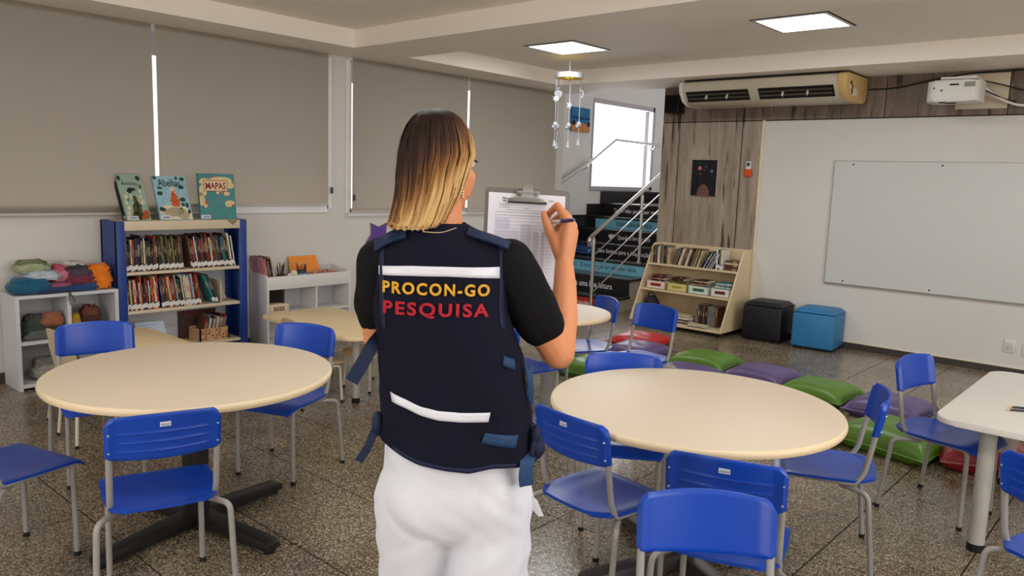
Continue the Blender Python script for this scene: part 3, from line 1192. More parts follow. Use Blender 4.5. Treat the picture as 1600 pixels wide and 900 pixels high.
for (ya, yb) in ((0.12, 0.80), (-0.70, 0.02)):
    for f in (0.3, 0.65):
        bm = NB()
        c = p0.lerp(p1, f) + nrm * 0.012
        bx(bm, (c.x, (ya + yb) / 2, c.z), (0.028, abs(yb - ya) - 0.03, 0.003), Matrix.Rotation(0.35, 4, 'Y'))
        obj('slat', bm, mat('louvre_grey', (96, 86, 72), 0.5, 0.4), t, smooth=0)
    for q in (0.33, 0.66):
        bm = NB()
        c = p0.lerp(p1, 0.45) + nrm * 0.012
        bx(bm, (c.x, ya + (yb - ya) * q, c.z), (0.03, 0.008, 0.07), Matrix.Rotation(0.65, 4, 'Y'))
        obj('divider', bm, plastic_w, t, smooth=0)
bm = NB()
b2(bm, -0.40, -0.28, -0.8235, -0.819, 2.41, 2.47)
b2(bm, -0.50, -0.44, -0.8235, -0.819, 2.46, 2.50)
obj('cap_label', bm, mat('cap_label', (228, 216, 190), 0.5, 0.4), ec, smooth=0)
bm = NB()
b2(bm, -0.43, -0.41, -0.8235, -0.819, 2.42, 2.50)
b2(bm, -0.47, -0.44, -0.8235, -0.819, 2.49, 2.53)
obj('cap_display', bm, lum_gap, ec, smooth=0)
bm = NB()
b2(bm, -0.5, 0, -0.8, 0.85, 2.603, 2.618)
obj('mounting_gap', bm, lum_gap, t, smooth=0)

# projector on its wall plate
t = thing('projector', 'white wall-mounted projector beside the air conditioner', 'projector', (XW, 1.70, 2.40))
bm = NB()
b2(bm, -0.036, -0.022, -0.30, 0.10, -0.11, 0.19, 0.004)
obj('wall_plate', bm, mat('beige_plate', (206, 192, 168), 0.5, 0.4, var=0.03), t)
bm = NB()
tube(bm, [(-0.03, -0.02, 0.12), (-0.22, -0.02, 0.13), (-0.34, 0.0, 0.12)], 0.022, 10)
b2(bm, -0.44, -0.22, -0.13, 0.14, 0.105, 0.125, 0.004)
obj('mount_arm', bm, plastic_w, t)
bm = NB()
prism(bm, rrect(0.30, 0.40, 0.07, 6, -0.36, 0.03), -0.085, 0.09, None, 0.02)
pb = obj('body', bm, plastic_w, t, smooth=40)
bm = NB()
b2(bm, -0.5125, -0.508, -0.02, 0.05, 0.045, 0.058)
b2(bm, -0.5125, -0.508, 0.10, 0.115, 0.0, 0.012)
b2(bm, -0.5125, -0.508, 0.16, 0.17, 0.02, 0.035)
obj('marking', bm, lum_gap, pb, smooth=0)
bm = NB()
b2(bm, -0.40, -0.33, 0.02, 0.10, -0.0875, -0.083)
cyl(bm, (-0.44, 0.11, -0.07), (-0.44, 0.11, -0.089), 0.03, seg=16)
obj('lens', bm, lum_gap, pb)
bm = NB()
b2(bm, -0.5115, -0.508, -0.14, -0.06, 0.03, 0.07)
obj('vent_grille', bm, mat('vent_grey', (150, 146, 138), 0.6, 0.3), pb, smooth=0)
cab_m = mat('black_cable', (24, 22, 20), 0.5, 0.4)


def cable(label, pts, r, m, n=10):
    bm = NB()
    tube(bm, pts, r, 8, 0.15, 6)
    return tag(obj('cable', bm, m), label, 'cable')


cable('black cable running from the air conditioner along the wooden wall top', [(XW - 0.03, 2.545, 2.50), (XW - 0.035, 2.3, 2.50), (XW - 0.035, 2.0, 2.56), (XW - 0.04, 1.7, 2.60), (XW - 0.04, 1.2, 2.605), (XW - 0.04, 0.6, 2.605)], 0.007, cab_m)
cable('black cable hanging from the projector across its wall plate', [(XW - 0.30, 1.62, 2.51), (XW - 0.10, 1.50, 2.50), (XW - 0.045, 1.25, 2.42), (XW - 0.04, 1.0, 2.40)], 0.006, cab_m)
cable('white cable sagging from the projector to the right', [(XW - 0.30, 1.58, 2.48), (XW - 0.12, 1.45, 2.36), (XW - 0.06, 1.30, 2.30), (XW - 0.05, 1.15, 2.32), (XW - 0.05, 1.0, 2.37)], 0.011, plastic_w)
cable('thin black cable looping below the projector', [(XW - 0.28, 1.55, 2.43), (XW - 0.10, 1.42, 2.36), (XW - 0.04, 1.34, 2.34)], 0.006, cab_m)

# small loudspeaker, remote in its holder, picture on the wood
t = thing('loudspeaker', 'small black loudspeaker box high on the wooden wall', 'speaker', (XW - 0.022, 4.60, 2.43))
bm = NB()
b2(bm, -0.13, 0, -0.095, 0.085, -0.10, 0.10, 0.008)
obj('body', bm, mat('speaker_black', (20, 18, 18), 0.6, 0.3), t)
bm = NB()
b2(bm, -0.134, -0.128, -0.08, 0.07, -0.085, 0.085, 0.002)
obj('grille', bm, mat('speaker_grille', (14, 13, 13), 0.8, 0.2, bump=0.3, bscale=400), t)
t = thing('remote_control', 'white remote control in an orange wall pocket on the wooden wall', 'remote', (XW - 0.022, 3.695, 1.73))
bm = NB()
b2(bm, -0.022, 0, -0.042, 0.042, -0.075, 0.005, 0.006)
obj('pocket', bm, mat('orange_pocket', (206, 78, 28), 0.6, 0.3, var=0.06), t)
bm = NB()
b2(bm, -0.018, -0.004, -0.028, 0.028, -0.05, 0.085, 0.004)
obj('remote', bm, plastic_w, t)
bm = NB()
b2(bm, -0.0195, -0.017, -0.018, 0.018, 0.035, 0.072)
obj('display', bm, mat('remote_display', (60, 62, 60), 0.3, 0.5), t, smooth=0)

# dark night-sky picture (planets and a mound only)
t = thing('picture', 'dark night-sky picture with planets on the wooden wall', 'picture', (XW - 0.022, 4.20, 1.63))
bm = NB()
b2(bm, -0.022, 0, -0.152, 0.152, -0.195, 0.195, 0.002, 1)
obj('canvas', bm, mat('night_blue', (14, 13, 22), 0.6, 0.3, var=0.3, vscale=12), t, smooth=0)
bm = NB()
b2(bm, -0.021, -0.001, -0.154, -0.152, -0.195, 0.195)
obj('canvas_edge', bm, mat('canvas_edge', (206, 200, 190), 0.6, 0.3), t, smooth=0)
for (y, z, r, col) in ((0.055, 0.105, 0.022, (196, 106, 92)), (-0.02, 0.12, 0.016, (60, 64, 90)), (-0.09, 0.075, 0.018, (104, 108, 124)), (0.045, 0.045, 0.01, (150, 70, 60)), (0.0, 0.085, 0.009, (90, 92, 120))):
    bm = NB()
    cyl(bm, (-0.0225, y, z), (-0.0235, y, z), r, seg=16)
    obj('planet', bm, mat('planet_%d' % col[0], col, 0.6, 0.3, var=0.15, vscale=40), t)
bm = NB()
prism(bm, [(0.075 * cos(a), 0.125 * sin(a)) for a in [pi * k / 14 for k in range(15)]], 0.0, 0.001, Matrix.Translation((-0.0225, -0.0, -0.195)) @ face_mx(0, 0, 0))
obj('mound', bm, mat('mound_brown', (108, 78, 62), 0.7, 0.3, var=0.4, vscale=60), t, smooth=0)
bm = NB()
rs = random.Random(3)
for k in range(26):
    y, z = rs.uniform(-0.14, 0.14), rs.uniform(-0.05, 0.18)
    b2(bm, -0.0232, -0.0222, y, y + 0.002, z, z + 0.002)
obj('stars', bm, mat('star_white', (220, 220, 230), 0.6, 0.3), t, smooth=0)

# seaside painting in the stairwell
t = thing('painting', 'small seaside painting with blue sky and orange sand in the stairwell', 'painting', (9.01, YS, 2.405))
bm = NB()
b2(bm, -0.21, 0.21, -0.03, 0, -0.165, 0.165, 0.002, 1)
obj('canvas', bm, mat('painted_sky', (34, 116, 168), 0.6, 0.3, var=0.25, vscale=9, stretch=(1, 1, 3)), t, smooth=0)
bm = NB()
prism(bm, [(-0.21, -0.165), (0.21, -0.165), (0.21, -0.075), (0.05, -0.045), (-0.08, -0.035), (-0.21, -0.07)], 0, 0.001, face_my(0, -0.0305, 0))
obj('painted_sand', bm, mat('painted_sand', (206, 132, 76), 0.7, 0.3, var=0.15, vscale=14), t, smooth=0)
bm = NB()
prism(bm, [(-0.21, 0.005), (0.21, 0.005), (0.21, 0.03), (-0.21, 0.045)], 0, 0.0008, face_my(0, -0.0305, 0))
obj('painted_horizon', bm, mat('painted_sea', (20, 62, 120), 0.7, 0.3, var=0.2, vscale=14), t, smooth=0)
bm = NB()
for (x, z, a, b) in ((-0.165, -0.05, 0.04, 0.035), (0.185, -0.055, 0.03, 0.04)):
    prism(bm, [(x + a * cos(q * pi / 6), z + b * sin(q * pi / 6)) for q in range(12)], 0, 0.0014, face_my(0, -0.0305, 0))
obj('painted_shrub', bm, mat('painted_dark', (24, 26, 34), 0.7, 0.3), t, smooth=0)

# ---------------------------------------------------------------- stairs
XR = [7.7 + 0.33 * k for k in range(7)]
ZR = [0.171, 0.378, 0.545, 0.724, 0.893, 1.052, 1.237]
YE = 5.18
stair_black = mat('riser_black', (16, 16, 22), 0.4, 0.5, var=0.15, vscale=6)
stair_blue = mat('riser_light_blue', (132, 206, 234), 0.4, 0.5, var=0.05, vscale=6)
stair_red = mat('riser_red', (190, 58, 46), 0.4, 0.5, var=0.05, vscale=6)
ink_w = mat('lettering_white', (246, 246, 246), 0.5, 0.4)
ink_d = mat('lettering_dark', (28, 40, 60), 0.5, 0.4)
cols = [stair_red, stair_black, stair_blue, stair_black, stair_black, stair_blue, stair_black]
bm = NB()
for k in range(7):
    z0 = 0 if k == 0 else ZR[k - 1] - 0.03
    b2(bm, XR[k] + 0.03, (XR[k + 1] + 0.03) if k < 6 else XS, YE + 0.02, YS, 0 if k < 6 else 0, ZR[k] - 0.03)
stairs = struct('stairs', bm, mat('stair_side', (206, 198, 180), 0.6, 0.3, var=0.04))
texts = ['O bom leitor', 'Escolha uma boa leitura', 'E mostre que ler não tem idade', 'Sem limites para a imaginação', 'Quando o livro se abre', 'IDEIAS GANHAM VIDA', 'Tudo não pode ser mas por']
tspan = [(5.757, 5.524, 0.05), (6.224, 5.449, 0.075), (6.189, 5.318, 0.075), (6.158, 5.333, 0.075), (6.069, 5.548, 0.07), (6.325, 5.732, 0.065), (6.605, 5.70, 0.075)]
for k in range(7):
    z0 = 0.0 if k == 0 else ZR[k - 1]
    bm = NB()
    b2(bm, XR[k] + 0.018, XR[k] + 0.03, YE + 0.02, YS, z0, ZR[k] - 0.03)
    rz = obj('riser', bm, cols[k], stairs, smooth=0)
    bm = NB()
    b2(bm, XR[k], (XR[k + 1] + 0.03) if k < 6 else XS, YE, YS, ZR[k] - 0.03, ZR[k], 0.004, 1)
    obj('tread', bm, dark_granite, stairs, smooth=0)
    ya, yb, hh = tspan[k]
    tb = text_bm(texts[k], 0.1, bold=0.0012 if k not in (2,) else 0.0, fit=(ya - yb, hh))
    zc = (z0 + ZR[k] - 0.03) / 2
    xf(tb, face_mx(XR[k] + 0.0165, (ya + yb) / 2, zc))
    obj('lettering', tb, ink_d if k in (2, 5) else ink_w, rz, smooth=0)
# painted details on risers: dark left ends, blue book, white bird
bm = NB()
b2(bm, XR[5] + 0.0155, XR[5] + 0.018, 6.69, YS, ZR[4], ZR[5] - 0.03)
obj('dark_end', bm, stair_black, stairs, smooth=0)
bm = NB()
b2(bm, XR[3] + 0.0155, XR[3] + 0.018, 6.235, YS, ZR[2] + 0.02, ZR[3] - 0.035)
obj('blue_book_print', bm, mat('book_print_blue', (26, 58, 120), 0.5, 0.4, var=0.2, vscale=14), stairs, smooth=0)
bm = NB()
for (y0, y1, z) in ((6.30, 6.6, 0.03), (6.33, 6.6, 0.07), (6.32, 6.6, 0.10)):
    b2(bm, XR[3] + 0.0150, XR[3] + 0.0154, y0, y1, ZR[2] + z, ZR[2] + z + 0.006)
prism(bm, [(0, 0), (0.035, 0.04), (0.05, 0.10), (0.03, 0.06), (0.02, 0.07), (0, 0.045), (-0.03, 0.05)], 0, 0.0005, face_mx(XR[3] + 0.0152, 6.31, ZR[2] + 0.03))
obj('print_lines', bm, mat('print_pale_blue', (120, 160, 210), 0.5, 0.4), stairs, smooth=0)
bm = NB()
prism(bm, [(-0.05, 0.01), (-0.045, 0.05), (-0.02, 0.035), (0.0, 0.06), (0.012, 0.035), (0.045, 0.055), (0.05, 0.02), (0.02, -0.02), (-0.02, -0.015)], 0, 0.0005, face_mx(XR[4] + 0.0172, 6.17, (ZR[3] + ZR[4]) / 2 - 0.025))
obj('bird_print', bm, ink_w, stairs, smooth=0)
# granite skirting that follows the steps on the stairwell wall
bm = NB()
for k in range(7):
    xa, xb = XR[k] - 0.07, (XR[k + 1] - 0.07 if k < 6 else XS)
    b2(bm, xa, xb, YS - 0.012, YS, 0 if k < 6 else 1.0, ZR[k] + 0.175)
sk = struct('baseboard_stairs', bm, dark_granite)
bm = NB()
b2(bm, XS - 0.012, XS, 4.77, YS, 1.2, ZR[6] + 0.175)
struct('baseboard_landing', bm, dark_granite)

# handrails
t = thing('handrail', 'stainless steel stair railing with newel posts and slanting bars', 'railing', (7.5, 5.38, 0))
sl = (1.632 - 0.964) / (8.864 - 7.575)
rail_z = lambda x: 0.964 + sl * (x - 7.575)
bm = NB()
tube(bm, [(-0.05, 0, rail_z(7.45) - 0.10), (-0.075, 0, rail_z(7.45) - 0.03), (-0.045, 0, rail_z(7.455)), (0.05, 0, rail_z(7.55)), (1.9, 0, rail_z(9.4))], 0.024, 14, 0.04)
obj('top_rail', bm, steel, t)
for (x, zb) in ((0.02, 0.0), (1.02, ZR[2]), (2.0, ZR[5])):
    bm = NB()
    cyl(bm, (x, 0, zb), (x, 0, rail_z(7.5 + x) - 0.06), 0.021, seg=14)
    cyl(bm, (x, 0, rail_z(7.5 + x) - 0.06), (x, 0, rail_z(7.5 + x) - 0.01), 0.010, seg=10)
    cyl(bm, (x, 0, zb), (x, 0, zb + 0.012), 0.04, seg=16)
    obj('post', bm, steel, t)
for dz in (0.235, 0.44, 0.68):
    bm = NB()
    x0, x1 = 0.02, 1.9
    tube(bm, [(x0, -0.024, rail_z(7.5 + x0) - dz), (x1, -0.024, rail_z(7.5 + x1) - dz)], 0.0085, 8)
    obj('bar', bm, steel, t)
t = thing('wall_handrail', 'stainless steel handrail climbing the stairwell wall past the bright window', 'railing', (8.37, 6.72, 0))
bm = NB()
tube(bm, [(-0.9, 0, 1.05), (0, 0, 1.452), (0.853, 0, 1.838), (1.455, 0, 2.175), (2.75, 0, 2.16)], 0.022, 12, 0.03)
obj('rail', bm, steel, t)
for (x, z) in ((0.78, 1.80), (-0.3, 1.31), (2.55, 2.16)):
    bm = NB()
    tube(bm, [(x, 0, z - 0.01), (x, 0.01, z - 0.07), (x, 0.08, z - 0.07)], 0.009, 8, 0.03)
    cyl(bm, (x, 0.068, z - 0.07), (x, 0.08, z - 0.07), 0.03, seg=14)
    obj('bracket', bm, steel, t)
# ---------------------------------------------------------------- books
page_m = mat('book_pages', (226, 216, 194), 0.7, 0.2, var=0.05, vscale=40)
BOOKC = {'black': (30, 28, 30), 'dark green': (34, 66, 54), 'red': (166, 36, 34), 'orange': (206, 96, 36), 'white': (222, 220, 214), 'cream': (214, 194, 156),
         'dark blue': (36, 52, 96), 'light blue': (110, 158, 186), 'brown': (92, 62, 44), 'olive': (132, 124, 52), 'pink': (206, 138, 142), 'teal': (44, 118, 122), 'grey': (120, 116, 112), 'maroon': (92, 26, 34), 'yellow': (214, 178, 70)}
BM = {k: mat('book_' + k.replace(' ', '_'), v, 0.4, 0.45, var=0.12, vscale=25) for k, v in BOOKC.items()}
_bk = {}
_ORD = ['first', 'second', 'third', 'fourth', 'fifth', 'sixth', 'seventh', 'eighth', 'ninth', 'tenth', 'eleventh', 'twelfth', 'thirteenth', 'fourteenth', 'fifteenth', 'sixteenth', 'seventeenth', 'eighteenth', 'nineteenth', 'twentieth']
_TEN = {2: 'twenty', 3: 'thirty', 4: 'forty', 5: 'fifty'}


def ordinal(n):
    if n <= 20:
        return _ORD[n - 1]
    return _TEN[n // 10] + ('-' + _ORD[n % 10 - 1] if n % 10 else 'th') if n % 10 or n // 10 == 2 else _TEN[n // 10][:-1] + 'ieth'




def book_mesh(col, t, h, d, sticker=True):
    key = (col, round(t, 3), round(h, 2), round(d, 2), sticker)
    if key in _bk:
        return _bk[key]
    bm = NB()
    c = 0.0015 if t < 0.02 else 0.0025
    b2(bm, 0, c, 0, d, 0, h)
    b2(bm, t - c, t, 0, d, 0, h)
    b2(bm, c * 0.5, t - c * 0.5, -0.001, c, 0, h)
    n0 = len(bm.faces)
    b2(bm, c, t - c, c, d - 0.004, 0.003, h - 0.003)
    n1 = len(bm.faces)
    if sticker:
        sh_ = 0.004 * (len(_bk) % 4)
        b2(bm, -0.0004, t + 0.0004, -0.0022, 0.012, 0.008 + sh_, 0.042 + sh_)
    n2 = len(bm.faces)
    rs = random.Random(int(t * 1e4 + h * 1e3) + len(_bk))
    z0 = h * rs.uniform(0.45, 0.6)
    w_ = rs.choice((0.40, 0.43, 0.45, 0.32))
    b2(bm, t * w_, t * (1 - w_), -0.0016, 0.0, z0, h * rs.uniform(0.62, 0.9))
    n3 = len(bm.faces)
    if sticker:
        b2(bm, -0.0004, t + 0.0004, -0.002, 0.012, 0.042 + sh_, 0.049 + sh_)
    bm.faces.ensure_lookup_table()
    for i, f in enumerate(bm.faces):
        f.material_index = 0 if i < n0 else (1 if i < n1 else (2 if i < n2 else (3 if i < n3 else 4)))
    tm = BM['cream'] if col in ('black', 'dark green', 'dark blue', 'red', 'maroon', 'brown', 'teal') else BM['black']
    bmesh.ops.recalc_face_normals(bm, faces=bm.faces[:])
    me = bpy.data.meshes.new('book')
    bm.to_mesh(me)
    bm.free()
    for m in (BM[col], page_m, BM['white'], tm, BM['black']):
        me.materials.append(m)
    _bk[key] = me
    return me


def book_row(where, group, start, direction, length, depth, hmin, hmax, pal, seed, lean=0.0, z=0.0, rotz=0.0, tmin=0.005, tmax=0.012, sticker=True, word='book', stagger=0.006):
    """books side by side; start = world point of the left spine corner, direction = unit vector to the right"""
    rs = random.Random(seed)
    s = 0.0
    num = 0
    dv = Vector(direction)
    bv = Vector((-dv.y, dv.x, 0))
    while True:
        t = round(rs.uniform(tmin, tmax), 3)
        pitch = t / cos(lean) + 0.0012
        if s + pitch > length:
            break
        col = rs.choice(pal)
        h = round(rs.uniform(hmin, hmax), 2)
        d = round(depth * rs.uniform(0.9, 1.0), 2)
        o = bpy.data.objects.new('book', book_mesh(col, t, h, d, sticker))
        C.objects.link(o)
        p = Vector(start) + dv * s + bv * rs.uniform(0, stagger)
        o.location = (p.x, p.y, z + 0.0005 + (t * sin(-lean) if lean < 0 else 0))
        o.rotation_euler = (0, -lean, rotz)
        thick = 'thin' if t < (tmin + tmax) / 2 else 'thicker'
        num += 1
        tag(o, '%s %s, %s from the left %s' % (col, word, ordinal(num), where), 'book', group)
        s += pitch


blue_metal = mat('bookcase_blue', (22, 58, 134), 0.42, 0.5, var=0.03, vscale=4)
shelf_beige = mat('shelf_beige', (214, 198, 170), 0.45, 0.45, var=0.03, vscale=4)
BX0, BX1, BY0, BY1, BZ = 2.325, 3.357, 5.90, 6.18, 1.145
t = thing('bookcase', 'blue metal bookcase with beige shelves full of books, under the grey blinds', 'bookcase', ((BX0 + BX1) / 2, BY0, 0))
hw = (BX1 - BX0) / 2
for s in (-1, 1):
    bm = NB()
    b2(bm, s * hw, s * (hw - 0.004), 0.0, BY1 - BY0, 0.0, BZ)
    b2(bm, s * hw, s * (hw - 0.068), 0.0, 0.03, 0.0, BZ, 0.004)
    b2(bm, s * hw, s * (hw - 0.05), BY1 - BY0 - 0.03, BY1 - BY0, 0.0, BZ, 0.004)
    b2(bm, s * hw, s * (hw - 0.03), 0.0, BY1 - BY0, 0.0, 0.05)
    obj('side_panel', bm, blue_metal, t)
    bm = NB()
    for z in (0.72, 0.42):
        for q in (0.10, 0.17):
            b2(bm, s * (hw + 0.001), s * hw, q, q + 0.045, z, z + 0.02)
    obj('slots', bm, lum_gap, t, smooth=0)
bm = NB()
b2(bm, -hw + 0.06, hw - 0.06, -0.004, BY1 - BY0, 1.075, BZ, 0.003)
obj('top_board', bm, shelf_beige, t)
for z in (0.765, 0.472, 0.165):
    bm = NB()
    b2(bm, -hw + 0.055, hw - 0.055, 0.002, BY1 - BY0 - 0.01, z - 0.022, z, 0.002)
    obj('shelf', bm, shelf_beige, t)
bm = NB()
b2(bm, -hw + 0.05, hw - 0.05, BY1 - BY0 - 0.004, BY1 - BY0, 0.1, BZ - 0.03)
obj('back_panel', bm, mat('back_white', (206, 206, 210), 0.5, 0.4), t, smooth=0)
bm = NB()
prism(bm, [(0.34, 1.143), (0.44, 1.143), (0.395, 1.10)], 0, 0.001, face_my(0, -0.0045, 0))
obj('paper_pennant', bm, mat('pennant_brown', (150, 130, 100), 0.7, 0.2), t, smooth=0)
PAL1 = ['black', 'black', 'black', 'dark green', 'red', 'brown', 'cream', 'white', 'dark blue', 'teal', 'olive', 'maroon', 'orange', 'black']
x0 = BX0 + 0.078
up = 'on upper shelf of blue bookcase'
lo = 'on lower shelf of blue bookcase'
book_row(up + ', left half', 'books on the upper shelf of the blue bookcase', (x0, BY0 + 0.025, 0), (1, 0, 0), 0.235, 0.17, 0.20, 0.27, ['cream', 'black', 'red', 'black', 'black', 'dark green', 'white', 'dark blue', 'brown', 'black'], 11, 0.02, 0.765)
book_row(up + ', second clump', 'books on the upper shelf of the blue bookcase', (x0 + 0.245, BY0 + 0.025, 0), (1, 0, 0), 0.19, 0.17, 0.22, 0.265, ['black', 'brown', 'olive', 'black', 'brown', 'dark green', 'black'], 12, 0.07, 0.765)
book_row(up + ', right half', 'books on the upper shelf of the blue bookcase', (x0 + 0.50, BY0 + 0.025, 0), (1, 0, 0), 0.375, 0.17, 0.23, 0.275, PAL1 + ['black', 'dark green', 'black'], 13, 0.15, 0.765)
book_row(lo + ', left half', 'books on the lower shelf of the blue bookcase', (x0, BY0 + 0.025, 0), (1, 0, 0), 0.24, 0.17, 0.20, 0.26, ['cream', 'dark green', 'red', 'black', 'black', 'orange', 'white', 'black', 'brown', 'maroon'], 21, 0.06, 0.472)
book_row(lo + ', middle', 'books on the lower shelf of the blue bookcase', (x0 + 0.26, BY0 + 0.025, 0), (1, 0, 0), 0.32, 0.17, 0.22, 0.27, ['black', 'white', 'dark blue', 'light blue', 'red', 'black', 'dark green', 'maroon', 'red', 'cream', 'orange', 'brown'], 22, 0.14, 0.472)
book_row(lo + ', slanting right end', 'books on the lower shelf of the blue bookcase', (x0 + 0.672, BY0 + 0.025, 0), (1, 0, 0), 0.06, 0.17, 0.24, 0.25, ['dark green', 'black', 'teal', 'black'], 23, 0.38, 0.472)
t = thing('bookend', 'beige angled bookend at the right of the lower book row', 'bookend', (3.20, BY0 + 0.03, 0.4725))
bm = NB()
prism(bm, [(-0.06, 0), (0.075, 0), (0.055, 0.045), (0.0, 0.18), (-0.06, 0.18)], 0.0, 0.004, face_my(0, 0.16, 0))
b2(bm, -0.062, -0.056, 0.0, 0.16, 0.0, 0.18)
b2(bm, -0.06, 0.075, 0.0, 0.16, 0.0, 0.004)
obj('plate', bm, shelf_beige, t, smooth=0)
# sheet and basket on the bottom board
t = thing('paper_sheet', 'leaning pale sheet with printed lines on the bottom of the blue bookcase', 'paper', (2.62, BY0 + 0.10, 0.166))
t.rotation_euler = (radians(-18), 0, 0)
bm = NB()
prism(bm, [(-0.12, 0), (0.12, 0), (0.10, 0.19), (-0.12, 0.20)], 0, 0.003, face_my(0, 0, 0))
obj('sheet', bm, mat('pale_blue_paper', (196, 210, 226), 0.7, 0.3), t, smooth=0)
bm = NB()
for k in range(7):
    b2(bm, -0.09, 0.05 - 0.02 * (k % 3), -0.0036, -0.003, 0.06 + 0.018 * k, 0.064 + 0.018 * k)
obj('printing', bm, mat('print_grey', (130, 138, 150), 0.6, 0.3), t, smooth=0)
basket_m = mat('cane_basket', (196, 158, 112), 0.6, 0.3, var=0.25, vscale=60)
t = thing('book_basket', 'patterned woven basket holding booklets at the bottom right of the blue bookcase', 'basket', (3.08, BY0 + 0.13, 0.166))
for nm, a in (('front_wall', (-0.125, 0.125, -0.10, -0.09)), ('back_wall', (-0.125, 0.125, 0.09, 0.10)), ('side_wall', (-0.125, -0.115, -0.10, 0.10)), ('side_wall', (0.115, 0.125, -0.10, 0.10))):
    bm = NB()
    b2(bm, a[0], a[1], a[2], a[3], 0, 0.10)
    w = obj(nm, bm, basket_m, t, smooth=0)
    if nm == 'front_wall':
        bm = NB()
        rs = random.Random(5)
        for r_ in range(4):
            for c_ in range(8):
                if rs.random() < 0.75:
                    b2(bm, -0.118 + c_ * 0.03 + (r_ % 2) * 0.006, -0.098 + c_ * 0.03, -0.1016, -0.0995, 0.012 + r_ * 0.022, 0.024 + r_ * 0.022)
        obj('woven_pattern', bm, mat('basket_red', (140, 62, 44), 0.6, 0.3, var=0.2), w, smooth=0)
bm = NB()
b2(bm, -0.115, 0.115, -0.09, 0.09, 0, 0.006)
obj('bottom', bm, basket_m, t, smooth=0)
book_row('in the woven basket of blue bookcase', 'booklets in the basket', (2.985, BY0 + 0.05, 0), (1, 0, 0), 0.19, 0.13, 0.15, 0.19, ['brown', 'grey', 'maroon', 'white', 'red', 'black', 'pink'], 31, -0.18, 0.185, tmin=0.006, tmax=0.012, sticker=False, word='booklet')
t = thing('storage_box', 'dark brown box behind the woven basket in the blue bookcase', 'box', (3.08, BY0 + 0.255, 0.1655))
bm = NB()
b2(bm, -0.19, 0.12, -0.015, 0.015, 0, 0.22, 0.003)
obj('body', bm, mat('box_brown', (72, 46, 38), 0.6, 0.3, var=0.1), t)
bm = NB()
b2(bm, -0.192, 0.122, -0.017, 0.017, 0.20, 0.224, 0.003)
obj('lid', bm, mat('box_brown_lid', (92, 44, 40), 0.6, 0.3, var=0.1), t)

# three display books on top: leaning back against the blind
def display_book(label, x, w, h, lean, y, th, cover, back=(40, 40, 38)):
    t = thing('picture_book', label, 'book', (x, y, BZ + 0.001), 0, 'display books on the bookcase')
    t.rotation_euler = (-lean, 0, 0)
    m = mat('cover_%d_%d_%d' % cover, cover, 0.35, 0.5, var=0.14, vscale=16)
    bm = NB()
    b2(bm, -w / 2, w / 2, -0.004, 0, 0, h)
    b2(bm, -w / 2, w / 2, th, th + 0.004, 0, h)
    b2(bm, -w / 2, -w / 2 + 0.004, -0.003, th + 0.003, 0, h)
    c = obj('cover', bm, m, t, smooth=0)
    bm = NB()
    b2(bm, -w / 2 + 0.004, w / 2 - 0.004, 0.0, th, 0.004, h - 0.004)
    obj('pages', bm, page_m, t, smooth=0)
    bm = NB()
    b2(bm, -w / 2 + 0.004, -w / 2 + 0.085, -0.0052, -0.004, 0.006, 0.036)
    st = obj('sticker', bm, sticker_m, c, smooth=0)
    bm = NB()
    b2(bm, -w / 2 + 0.022, -w / 2 + 0.072, -0.0058, -0.005, 0.016, 0.025)
    obj('printing', bm, sticker_ink, c, smooth=0)
    return t, c


def blobs(c, specs, name, m, w, h, y=-0.0046, thick=0.0005):
    """flat printed patches: (u, v, ru, rv) in cover units"""
    bm = NB()
    for k, (u, v, ru, rv) in enumerate(specs):
        n = 11
        rs = random.Random(k * 17 + int(w * 1000))
        P = [(u + ru * (0.75 + 0.35 * rs.random()) * cos(2 * pi * q / n), v + rv * (0.75 + 0.35 * rs.random()) * sin(2 * pi * q / n)) for q in range(n)]
        P = [((max(-0.49, min(0.49, a))) * w, (max(0.01, min(0.99, b))) * h) for a, b in P]
        prism(bm, P, 0, thick, face_my(0, y, 0))
    obj(name, bm, m, c, smooth=0)


LB = atan = math.atan
w, h = 0.175, 0.395
t, c = display_book('leaning green forest picture book titled Árvores, first on the blue bookcase', 2.515, w, h, 0.53, 5.945, 0.012, (150, 176, 160))
blobs(c, [(0.05, 0.20, 0.20, 0.22), (0.05, 0.36, 0.10, 0.2), (0.02, 0.1, 0.3, 0.1)], 'printed_tree', mat('print_olive', (84, 84, 36), 0.5, 0.4, var=0.3, vscale=60), w, h)
blobs(c, [(-0.3, 0.5, 0.08, 0.06), (-0.36, 0.38, 0.07, 0.05), (-0.3, 0.26, 0.09, 0.05), (0.3, 0.5, 0.06, 0.06), (0.33, 0.38, 0.08, 0.05), (-0.1, 0.5, 0.05, 0.05), (-0.36, 0.15, 0.08, 0.05), (0.34, 0.62, 0.06, 0.05), (-0.2, 0.6, 0.05, 0.04)], 'printed_leaves', mat('print_cream', (216, 206, 172), 0.5, 0.4), w, h, -0.0047)
blobs(c, [(-0.1, 0.62, 0.12, 0.05), (0.0, 0.66, 0.2, 0.04), (-0.42, 0.9, 0.08, 0.06), (0.38, 0.9, 0.1, 0.06), (0.4, 0.72, 0.05, 0.05), (-0.25, 0.44, 0.03, 0.03), (0.22, 0.3, 0.04, 0.03), (-0.1, 0.3, 0.03, 0.03)], 'printed_foliage', mat('print_dark_green', (44, 56, 40), 0.5, 0.4), w, h, -0.0049)
blobs(c, [(0.36, 0.12, 0.13, 0.11), (0.22, 0.06, 0.1, 0.05)], 'printed_fox', mat('print_rust', (172, 84, 42), 0.5, 0.4), w, h, -0.005)
tb = text_bm('Árvores', 0.04, fit=(0.115, 0.042))
xf(tb, face_my(-0.005, -0.0056, 0.80 * h))
obj('title', tb, mat('title_ink', (26, 34, 40), 0.5, 0.4), c, smooth=0)
